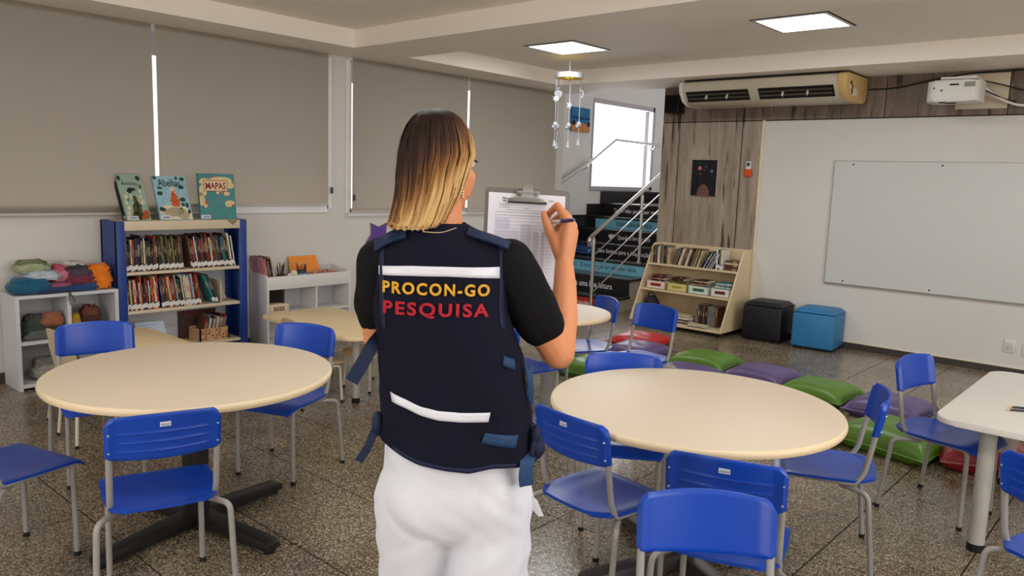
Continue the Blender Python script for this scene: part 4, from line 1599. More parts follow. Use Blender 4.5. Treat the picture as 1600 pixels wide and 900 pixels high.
t, c2_ = display_book('dark picture book standing directly behind the first leaning book', 2.505, 0.17, 0.385, 0.50, 5.990, 0.012, (42, 46, 42))
w, h = 0.255, 0.36
t, c = display_book('light blue picture book titled Abelhas with an orange beehive, second on the blue bookcase', 2.80, w, h, 0.40, 5.945, 0.014, (150, 190, 204))
blobs(c, [(0.0, 0.05, 0.5, 0.25), (-0.1, 0.2, 0.4, 0.14), (0.3, 0.12, 0.25, 0.2)], 'printed_ground', mat('print_sand', (222, 212, 178), 0.5, 0.4), w, h, -0.0046)
blobs(c, [(0.06, 0.36, 0.17, 0.07), (0.06, 0.44, 0.15, 0.06), (0.05, 0.53, 0.11, 0.06), (0.05, 0.59, 0.07, 0.04)], 'printed_hive', mat('print_orange', (208, 96, 48), 0.5, 0.4, var=0.15, vscale=60), w, h, -0.0050)
blobs(c, [(0.04, 0.68, 0.09, 0.08), (0.05, 0.62, 0.10, 0.04)], 'printed_hive_top', mat('print_peach', (226, 190, 160), 0.5, 0.4), w, h, -0.0048)
blobs(c, [(-0.36, 0.60, 0.1, 0.05), (-0.34, 0.72, 0.08, 0.03), (-0.38, 0.24, 0.1, 0.06), (0.3, 0.46, 0.1, 0.05), (0.28, 0.34, 0.06, 0.05), (0.40, 0.33, 0.05, 0.07), (0.32, 0.74, 0.1, 0.05), (0.4, 0.93, 0.08, 0.05), (0.22, 0.95, 0.05, 0.04), (0.43, 0.18, 0.05, 0.06), (-0.44, 0.95, 0.06, 0.04), (0.2, 0.26, 0.05, 0.02)], 'printed_leaves', mat('print_leaf', (40, 70, 50), 0.5, 0.4), w, h, -0.0052)
tb = text_bm('Abelhas', 0.06, fit=(0.175, 0.06), bold=0.0005)
xf(tb, face_my(-0.005, -0.0058, 0.84 * h))
obj('title', tb, mat('title_ink', (26, 34, 40), 0.5, 0.4), c, smooth=0)
w, h = 0.306, 0.365
t, c = display_book('teal picture book titled MAPAS standing nearly upright, third on the blue bookcase', 3.147, w, h, 0.11, 5.955, 0.016, (62, 132, 132))
blobs(c, [(-0.40, 0.62, 0.12, 0.14), (-0.44, 0.42, 0.1, 0.16), (-0.3, 0.82, 0.2, 0.08), (0.1, 0.86, 0.4, 0.08), (0.34, 0.74, 0.16, 0.08), (0.26, 0.56, 0.1, 0.05), (0.33, 0.34, 0.14, 0.09), (-0.34, 0.3, 0.06, 0.05), (0.05, 0.60, 0.1, 0.05)], 'printed_land', mat('print_land', (222, 198, 146), 0.5, 0.4, var=0.08, vscale=40), w, h, -0.0046)
blobs(c, [(-0.3, 0.36, 0.05, 0.04), (0.08, 0.57, 0.05, 0.03), (0.42, 0.3, 0.05, 0.03), (-0.1, 0.93, 0.05, 0.03)], 'printed_spots', mat('print_brick', (176, 84, 48), 0.5, 0.4), w, h, -0.0052)
bm = NB()
b2(bm, -0.112, 0.092, -0.0054, -0.0046, 0.612 * h, 0.852 * h)
obj('title_frame', bm, mat('print_red', (160, 44, 36), 0.5, 0.4), c, smooth=0)
bm = NB()
b2(bm, -0.106, 0.086, -0.0058, -0.0046, 0.627 * h, 0.837 * h)
obj('title_plate', bm, mat('print_plate', (232, 214, 176), 0.5, 0.4), c, smooth=0)
tb = text_bm('MAPAS', 0.06, fit=(0.172, 0.056), bold=0.0018)
xf(tb, face_my(-0.010, -0.0062, 0.732 * h))
obj('title', tb, mat('title_red', (146, 30, 28), 0.5, 0.4), c, smooth=0)

# ---------------------------------------------------------------- white bin cabinet
cab_w = mat('cabinet_white', (222, 220, 216), 0.45, 0.45, var=0.015, vscale=3)
cab_in = mat('cabinet_grey_inside', (196, 194, 196), 0.5, 0.4)
t = thing('bin_cabinet', 'white low cabinet with open bin top beside the blue bookcase', 'cabinet', (3.54, 5.90, 0))
Wc, Dc = 0.868, 0.285
side = [(0, 0), (Dc, 0), (Dc, 0.695), (0.06, 0.668)] + [(0.06 - 0.06 * sin(a), 0.61 + 0.058 * cos(a)) for a in [pi / 2 * k / 6 for k in range(1, 7)]]
SX = lambda x: Matrix(((0, 0, 1, x), (1, 0, 0, 0), (0, 1, 0, 0), (0, 0, 0, 1)))
for x in (0, Wc - 0.018):
    bm = NB()
    prism(bm, side, 0, 0.018, SX(x), 0.003)
    obj('side_panel', bm, cab_w, t)
bm = NB()
b2(bm, 0.018, Wc - 0.018, 0.004, 0.022, 0.535, 0.648, 0.002)
obj('front_board', bm, cab_w, t)
bm = NB()
b2(bm, 0.018, Wc - 0.018, 0.022, Dc - 0.012, 0.535, 0.55)
obj('bin_floor', bm, cab_w, t, smooth=0)
bm = NB()
b2(bm, 0.018, Wc - 0.018, Dc - 0.012, Dc, 0.04, 0.69)
obj('back_panel', bm, cab_in, t, smooth=0)
bm = NB()
b2(bm, 0.018, Wc - 0.018, 0.01, Dc - 0.012, 0.31, 0.328)
obj('shelf', bm, cab_w, t, smooth=0)
bm = NB()
b2(bm, 0.018, Wc - 0.018, 0.01, Dc - 0.012, 0.05, 0.068)
obj('shelf', bm, cab_w, t, smooth=0)
for x in (0.19, 0.50):
    bm = NB()
    b2(bm, x, x + 0.016, 0.02 if x > 0.3 else 0.06, Dc - 0.012, 0.328, 0.535)
    obj('divider', bm, cab_w if x > 0.3 else mat('brown_divider', (70, 52, 42), 0.5, 0.4), t, smooth=0)
bm = NB()
b2(bm, 0.018, Wc - 0.018, 0.03, 0.04, 0.0, 0.05)
obj('plinth', bm, cab_in, t, smooth=0)
t = thing('storage_box', 'beige cardboard box with brown print inside the white bin cabinet', 'box', (3.665, 5.98, 0.329))
bm = NB()
b2(bm, -0.10, 0.10, -0.06, 0.05, 0, 0.075, 0.003)
obj('body', bm, mat('card_beige', (224, 206, 176), 0.6, 0.3), t)
bm = NB()
for r_ in range(3):
    for c_ in range(4):
        b2(bm, -0.05 + c_ * 0.027, -0.028 + c_ * 0.027, -0.0615, -0.06, 0.02 + r_ * 0.013, 0.029 + r_ * 0.013)
obj('print', bm, mat('card_print', (122, 78, 62), 0.6, 0.3), t, smooth=0)
book_row('at left end of white bin cabinet', 'books in the white bin cabinet', (3.562, 5.935, 0), (1, 0, 0), 0.095, 0.2, 0.24, 0.27, ['black', 'white', 'black', 'pink', 'red', 'white', 'cream', 'grey'], 41, 0.18, 0.551, tmin=0.004, tmax=0.012, sticker=False)

# pencil cups
pcol = [(58, 34, 30), (96, 44, 40), (40, 30, 30), (120, 60, 40), (70, 40, 44), (150, 70, 50)]
pname = ['dark brown', 'maroon', 'near-black', 'rust brown', 'plum', 'brick orange']


def pencil_cup(label, x, y, r, h, col, n, plen, seed, emblem=None, zb=0.551):
    t = thing('pencil_cup', label, 'cup', (x, y, zb), 0)
    bm = NB()
    lathe(bm, [(0, 0), (r * 0.95, 0), (r, 0.004), (r, h), (r - 0.003, h), (r - 0.003, 0.006), (0, 0.006)], 20)
    c = obj('cup', bm, mat('cup_%d' % col[0], col, 0.4, 0.5, var=0.1, vscale=30), t)
    if emblem:
        bm = NB()
        lathe(bm, [(r + 0.0006, h * 0.25), (r + 0.0006, h * 0.8)], 20)
        obj('label_band', bm, mat('cup_band', (120, 170, 190), 0.5, 0.4, var=0.4, vscale=60), c)
    rs = random.Random(seed)
    for k in range(n):
        a, rr = rs.uniform(0, 2 * pi), rs.uniform(0, r * 0.55)
        b = a + rs.uniform(-0.5, 0.5)
        p0 = Vector((x + rr * 0.6 * cos(a), y + rr * 0.6 * sin(a), zb + 0.008))
        p1 = p0 + Vector((cos(b) * r * 0.75, sin(b) * r * 0.75, plen * rs.uniform(0.85, 1.05)))
        col = rs.choice(pcol)
        m = mat('pencil_%d' % col[0], col, 0.45, 0.4)
        q = thing('pencil', pname[pcol.index(col)] + ' pencil standing in the ' + label, 'pencil', p0, 0, 'pencils in the ' + label.split(' on ')[0])
        d = p1 - p0
        q.rotation_euler = d.to_track_quat('Z', 'X').to_euler()
        bm = NB()
        cyl(bm, (0, 0, 0), (0, 0, d.length), 0.0042, seg=6)
        obj('barrel', bm, m, q)
        bm = NB()
        cyl(bm, (0, 0, d.length), (0, 0, d.length + 0.014), 0.0042, 0.0008, 6)
        obj('tip', bm, mat('pencil_wood', (206, 176, 136), 0.6, 0.3), q)


pencil_cup('brown pencil cup beside the books of the white cabinet', 3.722, 5.98, 0.038, 0.105, (66, 44, 38), 12, 0.19, 51)
pencil_cup('blue and white pencil cup in the white cabinet', 3.93, 5.98, 0.045, 0.13, (44, 54, 66), 12, 0.185, 52, True)
t = thing('file_folder', 'bright orange folder leaning back in the white bin cabinet', 'folder', (4.07, 6.10, 0.552))
t.rotation_euler = (radians(-16), 0, radians(-4))
bm = NB()
prism(bm, [(-0.16, 0), (0.17, 0), (0.12, 0.245), (-0.155, 0.24)], 0, 0.004, face_my(0, 0, 0), 0.001)
obj('cover', bm, mat('folder_orange', (238, 138, 22), 0.45, 0.45, var=0.03), t, smooth=0)
bm = NB()
prism(bm, [(-0.165, 0), (0.16, 0), (0.11, 0.235), (-0.15, 0.245)], 0, 0.003, face_my(0, 0.006, 0))
obj('back_cover', bm, mat('folder_edge', (206, 196, 150), 0.5, 0.4), t, smooth=0)
rs = random.Random(9)
toyc = {'pink': (214, 150, 140), 'beige': (222, 198, 164), 'peach': (226, 168, 128), 'green': (150, 176, 130), 'white': (226, 220, 208)}
for k in range(14):
    cn = rs.choice(list(toyc))
    x, y = 4.06 + 0.021 * k, 5.94 + rs.uniform(0.0, 0.06)
    s_ = rs.uniform(0.012, 0.02)
    bm = NB()
    bx(bm, (0, 0, s_), (s_ * 2, s_ * 1.7, s_ * 2), None, s_ * 0.35, 2)
    cyl(bm, (0, 0, s_ * 2), (0, 0, s_ * 2.5), s_ * 0.45, seg=8)
    o = obj('toy_block', bm, mat('toy_' + cn, toyc[cn], 0.45, 0.45), None, (x, y, 0.64 if False else 0.551))
    o.rotation_euler = (0, 0, rs.uniform(0, 3))
    tag(o, 'small %s toy block, %s from the left in the white bin cabinet' % (cn, ordinal(k + 1)), 'toy', 'toys in the white bin cabinet')
t = thing('toy_tray', 'shallow beige tray of craft scraps beside the orange folder', 'tray', (4.20, 6.04, 0.5515))
bm = NB()
b2(bm, -0.14, 0.14, -0.07, 0.07, 0, 0.004)
for a in ((-0.14, 0.14, -0.07, -0.064), (-0.14, 0.14, 0.064, 0.07), (-0.14, -0.134, -0.07, 0.07), (0.134, 0.14, -0.07, 0.07)):
    b2(bm, a[0], a[1], a[2], a[3], 0, 0.09)
obj('tray', bm, mat('tray_beige', (206, 176, 150), 0.6, 0.3), t, smooth=0)
bm = NB()
for k in range(60):
    x, y = rs.uniform(-0.12, 0.12), rs.uniform(-0.05, 0.05)
    bx(bm, (x, y, 0.085 + rs.uniform(0, 0.03)), (rs.uniform(0.01, 0.03), rs.uniform(0.008, 0.02), 0.006), Matrix.Rotation(rs.uniform(0, 3), 4, (rs.random(), rs.random(), 1)))
o = obj('craft_scraps', bm, mat('scraps', (214, 160, 132), 0.6, 0.3, var=0.3, vscale=40), t, smooth=0)
o['kind'] = 'stuff'
t = thing('plush_figure', 'white plush figure between the two pencil cups', 'toy', (3.825, 5.95, 0.551))
bm = NB()
ell(bm, (0, 0, 0.05), (0.04, 0.03, 0.05), 14, 8)
ell(bm, (0.01, 0, 0.11), (0.032, 0.028, 0.03), 14, 8)
ell(bm, (-0.035, 0, 0.09), (0.02, 0.018, 0.025), 10, 6)
obj('body', bm, mat('plush_cream', (226, 208, 182), 0.9, 0.2, var=0.1, vscale=30, bump=0.3), t)

# purple star decoration on the wall behind the person
t = thing('wall_star', "purple star-shaped felt decoration peeking out above the person's left shoulder", 'decoration', (4.965, YW, 0.93))
bm = NB()
P = []
for k in range(10):
    a = pi / 2 + k * pi / 5 - 0.62
    r_ = 0.17 if k % 2 == 0 else 0.095
    P.append((r_ * cos(a), r_ * sin(a)))
prism(bm, P, 0, 0.012, face_my(0, -0.001, 0), 0.004)
obj('felt', bm, mat('felt_purple', (104, 74, 150), 0.85, 0.2, var=0.1), t)
bm = NB()
tube(bm, [(x, -0.010, y) for x, y in P] + [(P[0][0], -0.010, P[0][1])], 0.005, 6)
obj('edging', bm, mat('felt_edge', (150, 136, 110), 0.8, 0.2), t)

# ---------------------------------------------------------------- white cube shelf with clothes
t = thing('cube_shelf', 'white two-by-two cube shelf piled with clothes in the left corner', 'shelf', (1.655, 5.88, 0))
W_, D_, H_ = 0.665, 0.30, 0.655
cs_m = mat('cube_shelf_white', (206, 206, 208), 0.45, 0.45, var=0.015, vscale=3)
for nm, a in (('side_panel', (0, 0.025, 0, D_, 0, H_ - 0.022)), ('side_panel', (W_ - 0.025, W_, 0, D_, 0, H_ - 0.022)), ('top_panel', (0, W_, -0.002, D_, H_ - 0.022, H_)), ('bottom_panel', (0.025, W_ - 0.025, 0, D_, 0.02, 0.045)),
              ('divider', (0.32, 0.345, 0.002, D_, 0.045, H_ - 0.022)), ('shelf', (0.025, 0.32, 0.003, D_, 0.315, 0.34)), ('shelf', (0.345, W_ - 0.025, 0.003, D_, 0.315, 0.34)), ('back_panel', (0.0, W_, D_, D_ + 0.006, 0.0, H_))):
    bm = NB()
    b2(bm, *a, 0.0015, 1)
    obj(nm, bm, cs_m, t, smooth=0)


def garment(label, col, c, s, seed, fold=0.25, second=None, cat='clothes'):
    t = thing('folded_garment', label, cat, (c[0], c[1], c[2]), random.Random(seed).uniform(-0.2, 0.2), 'clothes on the cube shelf')
    m = mat('cloth_%d_%d_%d' % col, col, 0.85, 0.2, var=0.16, vscale=22, bump=0.25, bscale=70, sheen=0.2)
    for part, (dz, sc, mm) in (('cloth', (0, 1.0, m)), ('fold', (s[2] * 0.55, 0.8, mat('cloth_%d_%d_%d' % second, second, 0.85, 0.2, var=0.2, vscale=22, bump=0.25, bscale=70) if second else m))):
        bm = NB()
        bmesh.ops.create_uvsphere(bm, u_segments=56, v_segments=26, radius=1)
        for v in bm.verts:
            p = v.co.copy()
            q = Vector((math.copysign(abs(p.x) ** 0.55, p.x), math.copysign(abs(p.y) ** 0.6, p.y), math.copysign(abs(p.z) ** 0.8, p.z)))
            nz = mnoise.noise(Vector((p.x * 2.1 + seed, p.y * 2.1, p.z * 5 + dz * 30))) + 0.7 * mnoise.noise(Vector((p.x * 5 + seed, p.y * 6, p.z * 9))) + 0.4 * mnoise.noise(Vector((p.x * 11 + seed, p.y * 13, p.z * 15)))
            k = 1 + fold * nz
            v.co = Vector((q.x * s[0] * sc * (1 + 0.5 * fold * nz), q.y * s[1] * sc * (1 + 0.4 * fold * nz), max(0.0, (q.z * k + 1) * s[2] * 0.5 * (1 if part == 'cloth' else 0.8)) + dz))
        obj(part, bm, mm, t, smooth=80)
    return t


zt = 0.656
garment('teal blue folded cloth at the left bottom of the clothes pile', (30, 88, 118), (1.78, 6.00, zt), (0.135, 0.12, 0.085), 1, 0.15)
garment('dark blue and pink striped cloth in front of the pile', (42, 62, 100), (1.93, 5.95, zt), (0.15, 0.06, 0.05), 2, 0.2, (150, 90, 110))
garment('light grey shirt folded in the middle of the pile', (176, 188, 196), (1.865, 6.02, zt + 0.085), (0.115, 0.10, 0.05), 3, 0.2)
garment('pale green print garment crumpled on top of the pile', (158, 166, 130), (1.82, 6.07, zt + 0.135), (0.11, 0.08, 0.065), 4, 0.35, (120, 124, 96))
garment('pink garment in the middle of the clothes pile', (206, 122, 140), (1.99, 6.05, zt + 0.05), (0.07, 0.08, 0.10), 5, 0.3, (176, 86, 110))
garment('maroon patterned garment on the right of the pile', (116, 48, 66), (2.10, 5.99, zt + 0.03), (0.10, 0.09, 0.09), 6, 0.35, (90, 70, 84))
garment('black and white striped garment topping the pile', (54, 50, 52), (2.07, 6.05, zt + 0.125), (0.10, 0.07, 0.055), 7, 0.4, (196, 190, 186))
garment('dark blue folded cloth at the right bottom of the pile', (36, 70, 116), (2.10, 5.95, zt), (0.10, 0.06, 0.045), 8, 0.2)
garment('orange ruffled cloth at the right end of the cube shelf top', (230, 124, 30), (2.225, 6.0, zt), (0.085, 0.085, 0.13), 9, 0.45)
garment('dark green clothes stuffed in the upper left cube', (58, 68, 60), (1.81, 6.0, 0.341), (0.10, 0.075, 0.12), 10, 0.3, (72, 78, 70))
garment('brown shoe-like bundle resting on the dark green clothes', (146, 92, 66), (1.895, 5.96, 0.42), (0.075, 0.06, 0.075), 11, 0.2)
garment('grey cloth lying at the front of the upper left cube', (96, 98, 98), (1.83, 5.92, 0.341), (0.12, 0.03, 0.045), 12, 0.3)
garment('yellow cloth in the upper right cube', (190, 150, 50), (2.05, 5.98, 0.341), (0.038, 0.06, 0.11), 13, 0.35)
garment('dark brown fluffy bundle in the upper right cube', (70, 46, 40), (2.16, 6.0, 0.341), (0.075, 0.07, 0.14), 14, 0.45, (110, 66, 50))
garment('pale crumpled cloth in the dark lower left cube', (150, 146, 134), (1.86, 6.0, 0.046), (0.10, 0.075, 0.11), 15, 0.35, (120, 116, 110))
t = thing('drawstring', 'dark strings hanging over the front of the cube shelf', 'cord', (1.99, 5.874, 0.66))
for k, (dx, L) in enumerate(((0.0, 0.09), (0.03, 0.07), (-0.012, 0.06))):
    bm = NB()
    tube(bm, [(0.005, 0.05, 0.004), (0.0, -0.006, 0.002), (dx * 0.6, -0.007, -L * 0.5), (dx, -0.007, -L)], 0.0025, 6, 0.01)
    obj('string', bm, cab_m, t)

# ---------------------------------------------------------------- wooden bookshelf at the right wall
birch = mat('birch_wood', (222, 200, 160), 0.45, 0.45, var=0.05, vscale=3, stretch=(3, 3, 0.6))
RY0, RY1 = 3.585, 4.69
t = thing('wooden_bookshelf', 'pale wooden bookshelf with slanted sides standing before the wooden wall', 'bookshelf', (7.30, RY0, 0))
prof = [(0.0, 0.05), (0.56, 0.05), (0.595, 0.10), (0.595, 0.89), (0.44, 0.885), (0.405, 0.865), (0.38, 0.82), (0.0, 0.07)]
for y in (0, RY1 - RY0 - 0.018):
    bm = NB()
    prism(bm, prof, 0, 0.018, Matrix(((1, 0, 0, 0), (0, 0, 1, y), (0, 1, 0, 0), (0, 0, 0, 1))), 0.003)
    obj('side_panel', bm, birch, t)
bm = NB()
b2(bm, 0.583, 0.597, 0.018, RY1 - RY0 - 0.018, 0.06, 0.885)
obj('back_panel', bm, birch, t, smooth=0)
SH = [(0.065, 0.035), (0.395, 0.185), (0.668, 0.315)]
for z, xf0 in SH:
    bm = NB()
    b2(bm, xf0 - 0.02, 0.583, 0.018, RY1 - RY0 - 0.018, z - 0.02, z, 0.002, 1)
    obj('shelf', bm, birch, t, smooth=0)
for (x, y) in ((0.06, 0.06), (0.06, RY1 - RY0 - 0.06), (0.5, 0.06), (0.5, RY1 - RY0 - 0.06)):
    bm = NB()
    cyl(bm, (x, y - 0.012, 0.022), (x, y + 0.012, 0.022), 0.022, seg=14)
    cyl(bm, (x, y, 0.022), (x, y, 0.052), 0.008, seg=8)
    obj('caster', bm, rubber, t)
wsh = 'of wooden bookshelf'
gx = 'books on the top shelf of the wooden bookshelf'
D = (0, -1, 0)
RZ = -pi / 2
PALW = ['cream', 'white', 'brown', 'cream', 'black', 'grey', 'cream', 'brown', 'olive']
book_row('in upright clump on top shelf ' + wsh, gx, (7.63, RY1 - 0.025, 0), D, 0.24, 0.17, 0.17, 0.205, PALW, 61, 0.0, 0.668, RZ, 0.007, 0.013, False, 'magazine')
book_row('in leaning clump on top shelf ' + wsh, gx, (7.63, RY1 - 0.30, 0), D, 0.32, 0.17, 0.18, 0.205, PALW, 62, -0.30, 0.668, RZ, 0.006, 0.012, False, 'magazine')
book_row('in steeply slanting clump, top shelf ' + wsh, gx, (7.63, RY1 - 0.65, 0), D, 0.15, 0.17, 0.18, 0.20, ['black', 'white', 'dark green', 'white', 'dark blue'], 63, -0.5, 0.668, RZ, 0.006, 0.010, False, 'magazine')
book_row('in right upright block, top shelf ' + wsh, gx, (7.63, RY1 - 0.83, 0), D, 0.085, 0.17, 0.205, 0.21, ['white', 'black', 'white', 'olive', 'white'], 64, 0.0, 0.668, RZ, 0.015, 0.019, True)
for k in range(5):
    o = bpy.data.objects.new('book', book_mesh(['brown', 'maroon', 'brown', 'cream', 'brown'][k], 0.02, 0.15, 0.17, False))
    C.objects.link(o)
    o.location = (7.645 + 0.004 * (k % 2), RY1 - 0.925 - 0.004 * (k % 3), 0.669 + 0.0205 * (k + 1))
    o.rotation_euler = (0, pi / 2, RZ)
    tag(o, 'brown book number %s from the bottom of the flat stack on the top shelf of the wooden bookshelf' % ['one', 'two', 'three', 'four', 'five'][k] if False else ['lowest', 'second lowest', 'middle', 'second highest', 'topmost'][k] + ' flat book at the right end of the top shelf of the wooden bookshelf', 'book', gx)


def mag_box(label, y, w, col, trim, seed, content):
    t = thing('magazine_box', label, 'box', (7.50, y, 0.396), 0, 'boxes on the middle shelf')
    m = mat('magbox_%d_%d' % (col[0], col[1]), col, 0.5, 0.4)
    for nm, a in (('front_wall', (0, 0.004, -w / 2, w / 2, 0, 0.085)), ('back_wall', (0.196, 0.2, -w / 2, w / 2, 0, 0.085)), ('side_wall', (0, 0.2, -w / 2, -w / 2 + 0.004, 0, 0.085)), ('side_wall', (0, 0.2, w / 2 - 0.004, w / 2, 0, 0.085)), ('bottom', (0, 0.2, -w / 2, w / 2, 0, 0.004))):
        bm = NB()
        b2(bm, *a)
        o = obj(nm, bm, m, t, smooth=0)
        if nm == 'front_wall':
            bm = NB()
            b2(bm, -0.0012, 0, -w * 0.28, w * 0.28, 0.03, 0.062)
            obj('label_frame', bm, trim, o, smooth=0)
            bm = NB()
            for q in range(6):
                b2(bm, -0.0020, -0.0010, w * (0.22 - 0.075 * q) - 0.008, w * (0.22 - 0.075 * q), 0.038, 0.054)
            obj('printing', bm, BM['black'], o, smooth=0)
    rs = random.Random(seed)
    for k in range(7):
        c_ = rs.choice(content)
        o = bpy.data.objects.new('book', book_mesh(c_, 0.01, 0.17, 0.14, False))
        C.objects.link(o)
        o.location = (7.53 + rs.uniform(0, 0.03), y + w / 2 - 0.02 - rs.uniform(0, 0.02), 0.396 + 0.074 + 0.012 * k)
        o.rotation_euler = (0, pi / 2 - 0.02, RZ + rs.uniform(-0.25, 0.25))
        tag(o, '%s booklet, %s from the bottom in the %s' % (c_, ordinal(k + 1), label.split(' on ')[0]), 'book', 'booklets in the ' + label.split(' on ')[0])


mag_box('white box with dark red label on the middle shelf, leftmost', 4.50, 0.235, (226, 204, 190), mat('label_red', (150, 50, 48), 0.5, 0.4), 71, ['black', 'maroon', 'cream', 'brown'])
mag_box('yellow edged box heaped with black booklets on the middle shelf', 4.235, 0.235, (206, 196, 130), mat('label_yellow', (200, 190, 70), 0.5, 0.4), 72, ['black', 'brown', 'black', 'maroon', 'olive'])
mag_box('white box with green label on the middle shelf', 3.975, 0.24, (206, 216, 200), mat('label_green', (60, 120, 100), 0.5, 0.4), 73, ['brown', 'cream', 'black', 'maroon'])
mag_box('white box with brown label on the middle shelf, rightmost', 3.725, 0.21, (222, 216, 206), mat('label_brown', (104, 52, 48), 0.5, 0.4), 74, ['white', 'teal', 'white', 'dark green'])
book_row('upright on bottom shelf ' + wsh, 'dark volumes on the bottom shelf', (7.50, 3.99, 0), D, 0.27, 0.18, 0.21, 0.225, ['grey', 'brown', 'black', 'grey', 'maroon'], 81, 0.0, 0.065, RZ, 0.022, 0.03, False, 'volume')
rs = random.Random(82)
for k in range(14):
    c_ = rs.choice(['cream', 'black', 'white', 'brown', 'yellow', 'grey'])
    o = bpy.data.objects.new('book', book_mesh(c_, 0.009, 0.2, 0.15, False))
    C.objects.link(o)
    col_, row_ = k % 2, k // 2
    o.location = (7.42 + rs.uniform(0, 0.03), 4.44 - col_ * 0.215 + rs.uniform(-0.01, 0.01), 0.066 + 0.012 * (row_ + 1) + 0.0)
    o.rotation_euler = (0, pi / 2, RZ + rs.uniform(-0.15, 0.15))
    tag(o, '%s magazine, %s from the bottom in %s pile, bottom shelf of wooden bookshelf' % (c_, ordinal(row_ + 1), ('left', 'right')[col_]), 'book', 'magazines on the bottom shelf')
for k in range(3):
    o = bpy.data.objects.new('book', book_mesh(['grey', 'white', 'cream'][k], 0.008, 0.2, 0.1, False))
    C.objects.link(o)
    o.location = (7.34, 3.99, 0.066 + 0.010 * (k + 1))
    o.rotation_euler = (0, pi / 2, RZ)
    tag(o, '%s magazine lying flat before the dark volumes of the bottom shelf' % ['grey', 'white', 'cream'][k], 'book', 'magazines on the bottom shelf')
t = thing('dark_bag', 'dark round-topped bag on the bottom shelf behind the blue chair back', 'bag', (7.52, 4.55, 0.066))
bm = NB()
bmesh.ops.create_uvsphere(bm, u_segments=24, v_segments=14, radius=1)
for v in bm.verts:
    v.co = Vector((v.co.x * 0.10, v.co.y * 0.10, max(0, 0.10 + v.co.z * 0.15)))
obj('body', bm, mat('bag_black', (34, 32, 36), 0.7, 0.3, var=0.2, bump=0.2), t)
bm = NB()
tube(bm, [(0, -0.05, 0.22), (-0.02, -0.03, 0.28), (-0.02, 0.03, 0.28), (0, 0.05, 0.22)], 0.008, 8, 0.03)
obj('handle', bm, mat('bag_black', (34, 32, 36)), t)

# ---------------------------------------------------------------- paper mobile under the luminaire
mob_w = mat('felt_white', (176, 176, 180), 0.8, 0.2, var=0.04, vscale=40)
mob_y = mat('felt_yellow', (250, 214, 20), 0.7, 0.3)
mx, my = 6.37, 4.955
t = thing('hanging_mobile', 'white and yellow ring mobile with dangling felt charms below the ceiling luminaire', 'mobile', (mx, my, ZC), 0)
bm = NB()
cyl(bm, (0, 0, -0.01), (0, 0, -0.20), 0.006, seg=8)
cyl(bm, (0, 0, -0.20), (0, 0, -0.24), 0.004, seg=6)
obj('string', bm, mob_w, t)
bm = NB()
lathe(bm, [(0.132, -0.205), (0.138, -0.205), (0.138, -0.155), (0.132, -0.155), (0.132, -0.205)], 36)
obj('ring', bm, mob_w, t)
bm = NB()
lathe(bm, [(0.131, -0.206), (0.131, -0.165), (0.05, -0.17), (0.05, -0.2), (0.131, -0.206)], 36)
obj('ring_lining', bm, mob_y, t)
for a, L, ch in ((pi * 0.78, 0.66, 'flower'), (-pi * 0.15, 0.64, 'moon'), (pi * 0.52, 0.68, 'apple'), (-pi * 0.62, 0.67, 'apple')):
    ax, ay = 0.128 * cos(a), 0.128 * sin(a)
    if ch == 'apple' and a < 0:
        ax, ay = -0.02, -0.03
    bm = NB()
    cyl(bm, (ax, ay, -0.19), (ax, ay, -0.19 - L), 0.0035, seg=6)
    st = obj('string', bm, mob_w, t)
    # charms: top figure, cloud and star pieces, bell at the end
    F = Matrix.Translation((ax, ay, 0)) @ Matrix.Rotation(-pi / 4, 4, 'Z')
    bm = NB()
    z = -0.19 - L * 0.33
    fm = lambda zz: F @ Matrix(((1, 0, 0, 0), (0, 0, -1, 0), (0, 1, 0, zz), (0, 0, 0, 1)))
    if ch == 'flower':
        prism(bm, [((0.045 if q % 2 == 0 else 0.018) * cos(q * pi / 7), (0.045 if q % 2 == 0 else 0.018) * sin(q * pi / 7)) for q in range(14)], -0.006, 0.006, fm(z), 0.002)
    elif ch == 'moon':
        P = [(0.035 * cos(q), 0.045 * sin(q)) for q in [-1.9 + 0.38 * k for k in range(11)]] + [(0.02 * cos(q) + 0.0, 0.03 * sin(q)) for q in [1.6 - 0.4 * k for k in range(9)]]
        prism(bm, P, -0.006, 0.006, fm(z + 0.05))
    else:
        if a > 0:
            prism(bm, [(0.042 * cos(q * pi / 9) * (1 + 0.12 * sin(q * pi / 9)), 0.042 * sin(q * pi / 9)) for q in range(18)], -0.012, 0.012, fm(z + 0.06), 0.006)
            prism(bm, [(-0.02, 0), (0.0, 0.02), (0.025, 0.012), (0.004, -0.006)], -0.005, 0.005, fm(z + 0.112))
        else:
            prism(bm, [((0.035 if q % 2 == 0 else 0.016) * cos(q * pi / 5), (0.045 if q % 2 == 0 else 0.02) * sin(q * pi / 5)) for q in range(10)], -0.006, 0.006, fm(z - 0.06))
    obj('charm', bm, mob_w, st)
    bm = NB()
    z = -0.19 - L * 0.72
    ell(bm, (ax, ay, z), (0.024, 0.024, 0.03), 10, 8)
    ell(bm, (ax - 0.012, ay + 0.012, z - 0.022), (0.018, 0.018, 0.02), 10, 8)
    obj('charm', bm, mob_w, st)
    bm = NB()
    lathe(bm, [(0.002, 0.03), (0.012, 0.02), (0.014, -0.005), (0.024, -0.03), (0.0, -0.03)], 12, (ax, ay, -0.19 - L))
    obj('bell', bm, mob_w, st)
